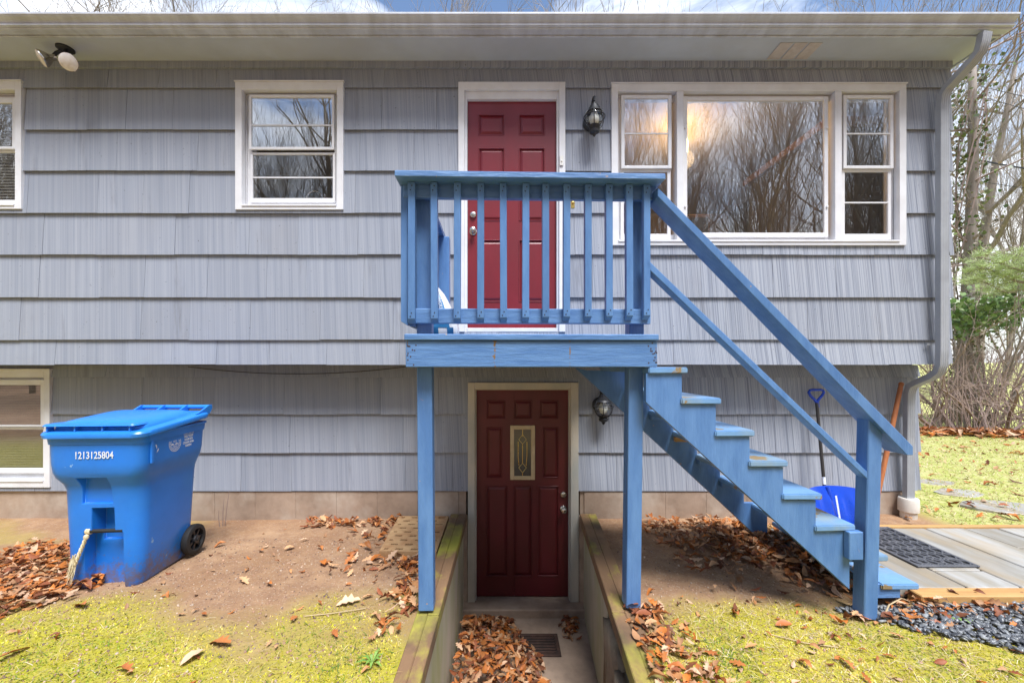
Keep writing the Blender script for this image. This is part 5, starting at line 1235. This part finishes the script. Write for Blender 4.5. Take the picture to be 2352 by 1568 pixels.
# along the wall and timbers
P = np.vstack([np.column_stack([NP.uniform(-1.9,-.55,130), NP.uniform(3.86,4.04,130)]), gauss(90,(-.62,2.75),(.06,.28)), gauss(40,(-1.1,3.45),(.10,.3)), gauss(60,(-.72,3.1),(.14,.06))])
P = np.array([p for p in P if p[0] < -.53 and p[1] < 4.04 and not (-1.0 < p[0] < -.53 and 3.25 < p[1] < 4.0)])
heap('leaf_litter', 'leaves gathered along the wall and the left timber', P, gzv(P[:,0],P[:,1])+NP.uniform(.006,.045,len(P)), (.06,.11))
P = np.vstack([np.column_stack([trench_edge(2.0)+.02+NP.uniform(.0,.22,120), NP.uniform(1.7,2.5,120)]), gauss(60,(.95,2.0),(.08,.25)), gauss(50,(2.32,2.38),(.22,.05)), gauss(45,(2.9,2.42),(.3,.05))])
heap('leaf_litter', 'leaves along the right timber and at the stair foot', P, gzv(P[:,0],P[:,1])+NP.uniform(.006,.05,len(P)), (.05,.095))
P = np.column_stack([NP.uniform(7.6,14,1500), NP.uniform(0,1,1500)]); P[:,1] = 8.35 - .22*(P[:,0]-8.8) + NP.normal(0,.16,1500)
heap('leaf_litter', 'band of orange leaves along the far edge of the lawn', P, gzv(P[:,0],P[:,1])+NP.uniform(.02,.12,len(P)), (.12,.2))
P = np.column_stack([NP.uniform(3.6,10,420), NP.uniform(3.7,8.3,420)])
heap('leaf_litter', 'loose leaves strewn over the back lawn', P, gzv(P[:,0],P[:,1])+NP.uniform(.012,.03,len(P)), (.06,.12))
P = np.vstack([np.column_stack([NP.uniform(-2.4,-.55,70), NP.uniform(1.75,3.9,70)]), np.column_stack([NP.uniform(.95,2.6,110), NP.uniform(1.65,2.6,110)]), np.column_stack([NP.uniform(-3.4,-2.3,22), NP.uniform(1.75,2.3,22)])])
heap('leaf_litter', 'small leaf scraps strewn over moss and soil', P, gzv(P[:,0],P[:,1])+NP.uniform(.008,.02,len(P)), (.03,.06))

# individual scattered leaves
lm = []
def leaf_obj_mat():
    m, n, l, b = new_mat('single_dead_leaf'); oi = n.new('ShaderNodeObjectInfo'); rp = n.new('ShaderNodeValToRGB'); rp.color_ramp.interpolation = 'CONSTANT'
    els = rp.color_ramp.elements; els[0].color = rgba(PAL[0]); els[1].position = .15; els[1].color = rgba(PAL[1])
    for p, c in ((.3,PAL[3]),(.45,PAL[4]),(.6,PAL[6]),(.75,PAL[2]),(.88,PAL[8])):
        e = els.new(p); e.color = rgba(c)
    l.new(oi.outputs['Random'], rp.inputs['Fac']); l.new(rp.outputs['Color'], b.inputs['Base Color']); b.inputs['Roughness'].default_value = .55; return m
M['leaf1'] = leaf_obj_mat()
leaf_me = []
for k, (V_, F_) in enumerate(LEAF):
    me = MB().add(V_, F_).mesh('leaf'); me.shade_smooth(); me.materials.append(M['leaf1']); leaf_me.append(me)
def drop_leaf(x, d, s, k, label, group, e=None):
    o = link(bpy.data.objects.new('fallen_leaf', leaf_me[k % len(leaf_me)])); o.location = (x, d, gz(x,d)+.018); o.scale = (s,s,s)
    o.rotation_euler = e or (rng.uniform(-.35,.35), rng.uniform(-.35,.35), rng.uniform(0,6.28)); tag(o, label, 'leaf', group); return o
def gpx(x, y):      # picture position of a spot on the soil
    d = 2.3
    for _ in range(8): d = F*(CZ-gz(PX(x,d),d))/(y-HY)
    return PX(x,d), d
big = [(505,1482,.15,0,'large pale curled oak leaf on the moss in the lower left'), (442,1515,.12,2,'dark red beech leaf lying on the moss below the pale oak leaf'), (30,1505,.13,4,'tan oak leaf on the moss at the far lower left'), (285,1545,.11,1,'tan oak leaf on the moss at the bottom left edge'),
       (800,1388,.14,1,'biggest curled brown leaf on the bare soil left of the porch post'), (560,1338,.11,0,'brown leaf on the bare soil right of the bin'), (185,1395,.15,0,'orange oak leaf lying in front of the bin below the rope'), (810,1222,.11,4,'tan leaf on the soil under the basement siding')]
for (x, y, s, k, lab) in big:
    X, d = gpx(x, y); drop_leaf(X, d, s, k, lab, None)
spots = [(700,1243),(880,1293),(665,1262),(735,1262),(805,1320),(1460,1262),(1565,1222),(1510,1247),(1640,1302),(1600,1215),(600,1268),(620,1345),(845,1375),(505,1255),(675,1425),(770,1460),(870,1440),(900,1370),(1690,1415),(1570,1445),(1725,1490),(1920,1470),(1800,1440),(1850,1530),(2060,1465),(1945,1530),(2150,1440),(2285,1415),(2200,1400),(2330,1440),(1500,1415),(1650,1545)]
for i, (x, y) in enumerate(spots):
    X, d = gpx(x, y)
    if x < 1160: drop_leaf(X, d, rng.uniform(.07,.10), i, 'single brown leaf lying on the ground between bin and porch', 'single leaves left of the porch')
    else: drop_leaf(X, d, rng.uniform(.065,.095), i, 'single brown leaf lying on the ground right of the sunken walk', 'single leaves right of the porch')

# moss, straw and grass blades
blade = ([(-.5,0,0),(.5,0,0),(.35,.35,.6),(-.35,.35,.6),(0,.9,1.0)], [(0,1,2,3),(3,2,4)])
def blades(name, label, pts, h, w, cols, lean):
    n = len(pts); loc = np.column_stack([pts, gzv(pts[:,0], pts[:,1])-.002])
    eul = np.column_stack([-NP.uniform(lean[0],lean[1],n), NP.normal(0,.25,n), NP.uniform(0,6.28,n)])
    hh = NP.uniform(h[0],h[1],n); sc = np.column_stack([NP.uniform(w[0],w[1],n), hh*.6, hh])
    m4 = trs(loc, eul, np.ones(n)); m4[:,:3,:3] = m4[:,:3,:3]*sc[:,None,:]
    me = scatter_mesh(name, *blade, m4, cols, None); me.materials.append(M['blade'])
    o = link(bpy.data.objects.new(name, me)); tag(o, label, 'grass', kind='stuff'); return o
def mossy(n, box, thr=.3):
    P = np.column_stack([NP.uniform(box[0],box[1],n), NP.uniform(box[2],box[3],n)])
    keep = np.array([moss_mask(x,d)[0] > thr*.6 + .8*NP.random() and not (-.54 < x < trench_edge(d)+.08) for x, d in P]); return P[keep]
def shades(n, base, var=.25):
    b = np.array(base); return np.clip(b[NP.integers(0,len(b),n)]*NP.uniform(1-var,1+var,(n,1)), .005, .9)
MOSS = [(.50,.455,.025),(.58,.53,.04),(.38,.365,.025),(.64,.55,.12),(.52,.43,.05)]
STRAW = [(.60,.49,.27),(.50,.38,.18),(.70,.60,.40),(.40,.29,.13)]
GREEN = [(.13,.22,.03),(.20,.28,.04),(.10,.17,.03)]
Pm = np.vstack([mossy(30000,(-3.6,-.5,1.6,2.75)), mossy(26000,(.5,3.3,1.6,2.6)), mossy(2500,(-3.7,-2.5,3.1,4.0))])
Pm = np.array([p for p in Pm if not (p[0] > 2.0 and p[1] > 2.36 - .0*p[0] and p[0] + (p[1]-2.4)*1.6 > 2.05)])
def in_gravel(x, d): return x > 1.98 and d < 2.49 and d > 2.42 - .55*(x-2.0) + .05*mnoise.noise(Vector((x*4,d*4,0)))
Pm = np.array([p for p in Pm if not in_gravel(p[0],p[1])])
patch = np.array([mnoise.noise(Vector((x*2.2,d*2.2,7))) + .6*mnoise.noise(Vector((x*7,d*7,3))) for x, d in Pm])[:,None]
mc = shades(len(Pm), MOSS, .35); mc = mc*(1+.55*np.clip(patch,-.8,.8)); mc = np.where(patch > .30, mc*np.array([1.1,.92,2.0]), mc); mc = np.where(patch < -.28, mc*np.array([.72,.95,1.0]), mc)
blades('moss', 'yellow-green moss covering the ground in front', Pm, (.005,.016), (.003,.009), np.clip(mc,.02,.8), (0,.9))
Ps = np.vstack([mossy(5200,(-3.6,-.5,1.6,2.7),.15), mossy(15000,(.6,3.3,1.6,2.55),.1)]); Ps = np.array([p for p in Ps if not in_gravel(p[0],p[1])])
blades('dry_grass', 'dry straw blades lying over the moss', Ps, (.02,.07), (.0016,.0036), shades(len(Ps), STRAW), (.7,1.45))
Pg = np.vstack([mossy(700,(-3.6,-.5,1.6,2.5),.3), gauss(220,(1.12,2.08),(.08,.10)), gauss(160,(-.75,2.05),(.12,.10)), gauss(60,(-2.5,1.95),(.2,.1))])
Pg = np.array([p for p in Pg if not (-.54 < p[0] < trench_edge(p[1])+.08)])
blades('grass_tufts', 'small green grass tufts in the moss', Pg, (.018,.045), (.003,.006), shades(len(Pg), GREEN), (.2,1.1))
Pl = np.column_stack([NP.uniform(3.6,10.5,42000), 3.6 + 4.9*NP.random(42000)**1.3]); Pl = np.array([p for p in Pl if p[0] > 4.15 and p[0]/p[1] > .9])
cl = np.where(NP.random((len(Pl),1)) < .5, shades(len(Pl), [(.34,.40,.08),(.27,.36,.05),(.44,.46,.13)]), shades(len(Pl), STRAW))
blades('lawn_grass', 'short green and straw-coloured lawn behind the patio', Pl, (.02,.05), (.004,.010), cl, (.2,1.2))

# pebbles in the soil and slate chips
def rock_template(seed, flat):
    r = random.Random(seed); n_ = 6; V_ = []
    if flat < .5:
        an = sorted(r.uniform(0,6.28) if k > 20 else 6.28*k/n_ + r.uniform(-.35,.35) for k in range(n_))
        for (z_, q_) in ((-.5,.86),(.1,1.0),(.5,.72)):
            for a_ in an: V_.append((.5*q_*math.cos(a_)*r.uniform(.85,1.1), .5*q_*math.sin(a_)*r.uniform(.85,1.1), z_*flat))
        F_ = [(j*n_+i, j*n_+(i+1)%n_, (j+1)*n_+(i+1)%n_, (j+1)*n_+i) for j in range(2) for i in range(n_)] + [tuple(range(n_))[::-1], tuple(2*n_+i for i in range(n_))]
        return V_, F_
    bm = bmesh.new(); bmesh.ops.create_icosphere(bm, subdivisions=1, radius=.5)
    for v in bm.verts: v.co = Vector((v.co.x*r.uniform(.75,1.2), v.co.y*r.uniform(.75,1.2), v.co.z*flat*r.uniform(.8,1.1)))
    V_ = [tuple(v.co) for v in bm.verts]; F_ = [tuple(v.index for v in f.verts) for f in bm.faces]; bm.free(); return V_, F_
n = 5200
P = np.vstack([np.column_stack([NP.uniform(-3.0,-.56,n), 1.7+NP.random(n)*1.9]), np.column_stack([NP.uniform(.9,2.4,2200), NP.uniform(1.7,3.7,2200)])])
me = scatter_mesh('pebbles', *rock_template(3,.6), trs(np.column_stack([P, gzv(P[:,0],P[:,1])+.001]), NP.uniform(0,6.28,(len(P),3)), NP.uniform(.004,.009,len(P))+.014*NP.random(len(P))**6), shades(len(P), [(.40,.25,.165),(.32,.19,.125),(.44,.34,.26),(.14,.095,.075),(.28,.17,.115),(.36,.225,.155)]), None)
me.materials.append(M['pebble']); tag(link(bpy.data.objects.new('pebbles', me)), 'tiny pebbles scattered in the bare soil', 'pebbles', kind='stuff')
P = np.column_stack([NP.uniform(1.98,4.2,8500), NP.uniform(1.55,2.49,8500)]); P = np.array([p for p in P if in_gravel(p[0],p[1])])
bmj = bmesh.new()
for k in range(3):
    Q = P[k::3]; eul = np.column_stack([NP.normal(0,.35,len(Q)), NP.normal(0,.35,len(Q)), NP.normal(.5,.7,len(Q))])
    sc = NP.uniform(.016,.040,len(Q)); m4 = trs(np.column_stack([Q, gzv(Q[:,0],Q[:,1])+NP.uniform(.004,.03,len(Q))]), eul, np.column_stack([sc*1.35, sc*.85, sc]))
    me = scatter_mesh('x', *rock_template(20+k,.30), m4, shades(len(Q), [(.10,.108,.12),(.14,.15,.16),(.065,.07,.08),(.22,.23,.235)]), None); bmj.from_mesh(me); bpy.data.meshes.remove(me)
me = bpy.data.meshes.new('slate_chips'); bmj.to_mesh(me); bmj.free(); me.materials.append(M['slate'])
tag(link(bpy.data.objects.new('slate_chips', me)), 'bed of dark grey slate chips at the stair foot', 'gravel', kind='stuff')
# twigs and weeds
def twig(pts, r, label, mat='pole'):
    o = obj('twig', MB().tube(pts, r, 5), M[mat]); tag(o, label, 'twig', 'thin twigs on the ground'); return o
M['straw_twig'] = pm('pale_twig', (.50,.38,.22), rough=.8)
def gp3(x, y, h=.01): X, d = gpx(x, y); return (X, d, gz(X,d)+h)
twig([gp3(700,1418), gp3(760,1412), gp3(840,1400)], .003, 'long pale twig on the soil left of the porch post', 'straw_twig')
twig([gp3(1770,1460), gp3(1850,1480), gp3(1925,1490)], .003, 'long pale twig across the moss right of the porch', 'straw_twig')
twig([gp3(2024,1432), gp3(2042,1408,.05), gp3(2070,1392,.05), gp3(2100,1388)], .004, 'arched pale twig beside the newel post', 'straw_twig')
twig([gp3(2190,1392,.03), gp3(2220,1384,.05), gp3(2245,1380,.03)], .003, 'short pale twig on the slate chips', 'straw_twig')
def weed(x, y, label):
    X, d = gpx(x, y); t = thing('weed', label, 'weed', (X, d, gz(X,d)))
    for k in range(9):
        a = k*.7; rr_ = .045+.02*(k%3)
        obj('leaf', MB().add([(0,0,0),(rr_*.5*math.cos(a)-.008*math.sin(a), rr_*.5*math.sin(a)+.008*math.cos(a),.028),(rr_*math.cos(a),rr_*math.sin(a),.02),(rr_*.5*math.cos(a)+.008*math.sin(a), rr_*.5*math.sin(a)-.008*math.cos(a),.028)], [(0,1,2,3)]), M['weed'], t, world=False)
M['weed'] = pm('weed_green', (.13,.26,.04), (.20,.33,.06), scale=20, rough=.5)
weed(2200,1425,'green weed growing in the slate chips'); weed(2312,1333,'green weed in the joint of the patio slabs'); weed(855,1522,'green weed in the moss left of the left timber')
dw = thing('dry_stalks', 'two dry stalks standing by the foundation right of the bin', 'weed', (PX(512,3.9), 3.9, gz(PX(512,3.9),3.9)))
for (a_, b_, t_) in ((0,.0,.26),(.02,.03,.34),(-.03,-.02,.15)): obj('stalk', MB().tube([(a_,0,0),(a_+b_*.5,0,t_*.5),(a_+b_+.01,0,t_)], [.004,.003,.0015], 5), M['twig'], dw, world=False)

# ------------------------------------------------------------------ trees
def grow(mb, p, dirv, ln, r, lev, rr, spread, nseg=5, up=.12, twigs=None, minr=.004):
    pts, rad = [p], [r]; d = dirv.normalized(); q = p.copy(); end = r*.52
    for i in range(nseg):
        d = (d + Vector((rr.gauss(0,.13), rr.gauss(0,.13), rr.gauss(0,.07)+up*.35))).normalized(); q = q + d*ln/nseg
        pts.append(q.copy()); rad.append(r + (end-r)*(i+1)/nseg)
    mb.tube(pts, rad, 8 if r > .08 else (5 if r > .02 else 3), cap=False)
    if lev == 0:
        if twigs is not None: twigs.append((pts[-1], d))
        return
    kids = rr.randint(3,4) if lev > 1 else rr.randint(3,5)
    for k in range(kids):
        t = rr.uniform(.3,1.0) if k else 1.0
        i = min(nseg-1, int(t*nseg)); b = pts[i].lerp(pts[i+1], t*nseg-i if i < nseg else 1)
        a = rr.uniform(0, 6.28); o = d.orthogonal().normalized(); o = (o*math.cos(a) + d.cross(o)*math.sin(a))
        nd = (d*(1 if k else 1.6) + o*rr.uniform(.5,1.0)*spread + Vector((0,0,up))).normalized()
        grow(mb, b, nd, ln*rr.uniform(.55,.78), max(minr, rad[i]*rr.uniform(.42,.62)), lev-1, rr, spread, max(3,nseg-1), up, twigs, minr)
def bare_tree(seed, h, r, trunk_frac=.42, spread=1.0, levels=4, lean=(0,0), up=.18):
    rr = random.Random(seed); tr, cr = MB(), MB(); n = 7; p = Vector((0,0,-.15)); pts, rad = [p.copy()], [r*1.25]; d = Vector((lean[0],lean[1],1)).normalized()
    nodes = []
    for i in range(n):
        d = (d + Vector((rr.gauss(0,.05), rr.gauss(0,.05), .05))).normalized(); p = p + d*h*.8/n; pts.append(p.copy()); rad.append(r*(1-.75*(i+1)/n)); nodes.append((p.copy(), rad[-1], d.copy(), (i+1)/n))
    tr.tube(pts, rad, 10)
    for (q, ra, dd, f) in nodes:
        if f < trunk_frac: continue
        for k in range(3):
            a = rr.uniform(0,6.28); nd = Vector((math.cos(a)*spread, math.sin(a)*spread, rr.uniform(.35,.9)))
            grow(cr, q, nd, h*(.34-.16*f)*rr.uniform(.8,1.2), ra*.55, levels-1, rr, .8, 5, up)
    return tr.mesh('trunk', smooth='all'), cr.mesh('crown', smooth='all')
protos = [bare_tree(1,13,.17,.22), bare_tree(2,11,.13,.15,.8), bare_tree(3,15,.22,.3,1.1), bare_tree(4,9,.09,.1,.7), bare_tree(5,13,.10,.12,.42,4,(.05,0),.4), bare_tree(6,11,.075,.1,.35,4,(-.08,.03),.45), bare_tree(7,16,.2,.3,.5,4,(0,0),.4)]
def plant(k, x, y, rz, s, label, group, z=None, mat='bark'):
    t = thing('bare_tree', label, 'tree', (x, y, gz(x,y) if z is None else z), rz, group); t.scale = (s,s,s)
    for nm, me in zip(('trunk','crown'), protos[k]):
        o = link(bpy.data.objects.new(nm, me)); o.parent = t
        if not me.materials: me.materials.append(M[mat])
    return t
tr_ = random.Random(17)
# behind the house: only their tops rise over the roof
for i, (px, d, k, s) in enumerate(((40,15,2,1.0),(190,13.5,0,1.1),(330,17,2,1.05),(495,14,2,1.0),(640,18,0,1.25),(1080,16,1,1.35),(1330,19,3,1.9),(1560,15,2,.95),(1900,14,1,1.25),(2050,17,0,1.15),(2235,15,2,1.02))):
    plant(k, PX(px,d), d, tr_.uniform(0,6.28), s, 'bare tree topping the roof ' + ('at the far left edge','over the flood light','left of the kitchen window','over the kitchen window','right of the kitchen window','left of the red entry door','over the wall lantern','over the left end of the picture window','over the right end of the picture window','over the right side sash','over the end of the gutter')[i], 'bare trees behind the house')
# to the right of the house
for i, (px, d, k, s, lab) in enumerate(((2300,15,5,1.0,'slender bare tree behind the thicket right of the house'),(2400,16,4,.9,'bare tree with twigs reaching in at the right edge'),(2310,20,5,1.0,'distant bare tree seen past the house corner'))):
    plant(k, PX(px,d), d, tr_.uniform(0,6.28), s, lab, None)
# the wood behind the camera, mirrored in the windows
k = 0
for i in range(111):
    row = i // 37
    x = -33 + (i % 37)*1.75 + tr_.uniform(-.8,.8); y = -7.0 - 4.5*row - tr_.uniform(0,4.0)
    plant((4,5,4,6,5,1)[i % 6] if row else (4,5,5)[i % 3], x, y, tr_.uniform(0,6.28), tr_.uniform(.75,1.15), 'bare tree of the wood mirrored in the window panes', 'bare trees of the wood opposite the house')

# ivy-covered trunk
ivd = 10.2; ivx = PX(2228, ivd)
iv = thing('ivy_tree', 'tall trunk overgrown with ivy behind the house corner', 'tree', (ivx, ivd, gz(ivx,ivd)))
ip = [(ivx-.25,ivd,.8),(ivx-.12,ivd,3),(ivx,ivd,5),(ivx+.08,ivd,7.5),(ivx+.05,ivd,10.5)]
obj('trunk', MB().tube(ip, [.17,.14,.12,.10,.06], 12), M['bark'], iv, smooth='all')
cr = MB(); rr = random.Random(31)
for k in range(16):
    z = rr.uniform(3,10); a = rr.uniform(0,6.28); f = (z-.8)/9.7; b = Vector((ivx-.2+.3*f, ivd, z))
    grow(cr, b, Vector((math.cos(a),math.sin(a)*.6,rr.uniform(-.1,.6))), rr.uniform(.7,1.8), .03, 2, rr, .9, 5, .05)
for k in range(5):
    a0 = rr.uniform(0,6.28); cr.tube([(ivx-.2+.03*z+ .24*math.cos(a0+z*.7), ivd+.24*math.sin(a0+z*.7), z) for z in np.linspace(.9,9,16)], .018, 4)
obj('vines', cr, M['twig'], iv)
ql = ([(-.5,-.1,0),(0,-.5,.05),(.5,-.1,0),(.28,.25,.06),(0,.55,0),(-.28,.25,.06)], [(0,1,2,3,4,5)])
def foliage(name, parent, loc, size, cols, up=.4):
    n = len(loc); eul = np.column_stack([NP.normal(.9,.6,n), NP.normal(0,.6,n), NP.uniform(0,6.28,n)])
    me = scatter_mesh(name, *ql, trs(np.asarray(loc), eul, NP.uniform(size[0],size[1],n)), cols, None); me.materials.append(M['foliage'])
    o = link(bpy.data.objects.new(name, me)); 
    if parent: o.parent = parent; o.matrix_parent_inverse = Matrix.Translation(parent.location).inverted()
    o['kind'] = 'stuff'; return o
n = 1700; z = NP.uniform(1.2,9.6,n); a = NP.uniform(0,6.28,n); clump = .55+.45*np.sin(z*2.3+np.cos(a*2)*1.5); rad = .2+NP.random(n)**1.5*.55*clump
loc = np.column_stack([ivx-.22+.035*z+rad*np.cos(a), ivd+rad*np.sin(a), z])
foliage('leaves', iv, loc, (.05,.11), shades(n, [(.08,.13,.04),(.15,.20,.06),(.22,.24,.10),(.26,.20,.13),(.10,.09,.06)]))
# evergreen shrubs
def shrub(px, py, d, rx, rz_, nleaf, label):
    x, zc_ = PX(px,d), PZ(py,d); t = thing('evergreen_shrub', label, 'shrub', (x, d, gz(x,d)))
    st = MB(); rr = random.Random(int(px))
    tips = []
    for k in range(7):
        a = rr.uniform(0,6.28); grow(st, Vector((x+.1*math.cos(a),d+.1*math.sin(a),gz(x,d)-.05)), Vector((.35*math.cos(a),.35*math.sin(a),1)), (zc_-gz(x,d))*.95, .03, 2, rr, .8, 5, .1, tips)
    obj('stems', st, M['bark'], t)
    nc = 26; C = np.column_stack([x+rx*NP.normal(0,.5,nc), d+rx*.6*NP.normal(0,.5,nc), zc_+rz_*NP.normal(0,.5,nc)])
    w = NP.integers(0,nc,nleaf); loc = C[w] + NP.normal(0,.16,(nleaf,3))*np.array([1,1,.75])
    foliage('leaves', t, loc, (.06,.13), shades(nleaf, [(.11,.20,.05),(.16,.27,.07),(.24,.34,.11),(.08,.13,.04)], .3))
shrub(2275,705,9.6,1.1,.5,900,'broad evergreen shrub with glossy leaves behind the house corner')
shrub(2225,730,8.9,.6,.35,380,'lower evergreen shrub close to the house corner')
# pine boughs
pd = 8.2
pn = thing('pine_tree', 'pine tree reaching soft green boughs in from the right edge', 'tree', (PX(2480,pd), pd, gz(PX(2480,pd),pd)))
px_ = PX(2480,pd); obj('trunk', MB().tube([(px_,pd,.7),(px_+.05,pd,4),(px_+.1,pd,8)], [.2,.15,.06], 10), M['bark'], pn, smooth='all')
bo = MB(); nl, ncol = [], []
rr = random.Random(44)
for (y0, y1, reach, zoff) in ((600,600,2190,0),(630,622,2215,.1),(585,597,2250,-.1),(640,640,2260,.5)):
    p0 = Vector((px_, pd+zoff, PZ(y0,pd))); p1 = Vector((PX(reach,pd), pd-.3+zoff, PZ(y1,pd)))
    pts = [p0.lerp(p1,t) + Vector((0,0,-.15*math.sin(t*math.pi)+.06*math.sin(t*9))) for t in np.linspace(0,1,10)]
    bo.tube(pts, [.04*(1-t)+.008 for t in np.linspace(0,1,10)], 5)
    for i in range(60):
        t = rr.uniform(.15,1); j = min(8,int(t*9)); b = pts[j].lerp(pts[j+1], t*9-j)
        tip = b + Vector((-rr.uniform(.05,.35), rr.uniform(-.35,.35), rr.uniform(-.08,.06)))
        bo.tube([b, tip], [.006,.003], 3, cap=False)
        for s in range(26):
            c = b.lerp(tip, rr.uniform(.35,1.05)); nl.append((c.x,c.y,c.z))
obj('boughs', bo, M['bark'], pn)
nl = np.array(nl); n = len(nl)
needle = ([(-.5,0,0),(.5,0,0),(.25,0,1),(-.25,0,1)], [(0,1,2,3)])
eul = np.column_stack([NP.normal(0,1.0,n), NP.normal(-.7,.8,n), NP.uniform(0,6.28,n)]); m4 = trs(nl, eul, np.ones(n)); m4[:,:3,:3] *= np.column_stack([np.full(n,.007), np.ones(n), NP.uniform(.09,.16,n)])[:,None,:]
me = scatter_mesh('needles', *needle, m4, shades(n, [(.46,.56,.24),(.54,.64,.32),(.38,.48,.18)]), None); me.materials.append(M['foliage'])
o = link(bpy.data.objects.new('needles', me)); o.parent = pn; o.matrix_parent_inverse = Matrix.Translation(pn.location).inverted(); o['kind'] = 'stuff'
# bramble thicket along the lawn edge
def thicket(px, d, label, seed, hgt=1.9):
    x = PX(px,d); t = thing('bramble_thicket', label, 'thicket', (x,d,gz(x,d)), 0, 'leafless thickets behind the lawn'); rr = random.Random(seed); st, tw = MB(), MB()
    for k in range(6):
        a = rr.uniform(0,6.28); b = Vector((x+rr.gauss(0,.45), d+rr.gauss(0,.3), gz(x,d)-.05))
        grow(st, b, Vector((.9*math.cos(a),.5*math.sin(a),rr.uniform(.5,1.1))), hgt*rr.uniform(.5,.9), rr.uniform(.02,.045), 3, rr, 1.1, 5, -.03, None, .004)
    for k in range(42):
        b = Vector((x+rr.gauss(0,.7), d+rr.gauss(0,.35), gz(x,d))); a = rr.uniform(0,6.28); r_ = rr.uniform(.5,1.3); h_ = rr.uniform(.4,hgt)
        tw.tube([b + Vector((math.cos(a)*r_*t, .5*math.sin(a)*r_*t, h_*math.sin(t*2.5)+.05*math.sin(t*17+k))) for t in np.linspace(0,1,9)], [.008-.005*t for t in np.linspace(0,1,9)], 3, cap=False)
    obj('stems', st, M['twig'], t); obj('runners', tw, M['twig'], t)
thicket(2150,8.9,'bare thorny thicket at the house corner behind the lawn',1); thicket(2230,9.0,'bare tangled thicket in the middle behind the lawn',2); thicket(2310,8.4,'bare tangled thicket at the right edge behind the lawn',3); thicket(2400,8.6,'bare thicket cut by the right edge of the picture',4)
# power lines
for i, (xa, ya, xb, yb, lab) in enumerate(((2205,178,2352,208,'topmost thin wire crossing the sky past the house corner'),(2203,198,2352,236,'second thin wire from the top past the house corner'),(2196,349,2352,373,'thick black cable crossing past the house corner'),(2200,400,2352,418,'lowest thin wire crossing past the house corner'))):
    A_ = Vector((PX(xa-80,14), 14, PZ(ya - (yb-ya)*80/(xb-xa),14))); B_ = Vector((PX(xb+250,9), 9, PZ(yb+(yb-ya)*250/(xb-xa)+8,9)))
    o = obj('power_line', MB().tube([A_.lerp(B_,t)+Vector((0,0,-.12*math.sin(math.pi*t))) for t in np.linspace(0,1,14)], .022 if i == 2 else .008, 5), M['wire']); tag(o, lab, 'wire', 'power lines right of the house')
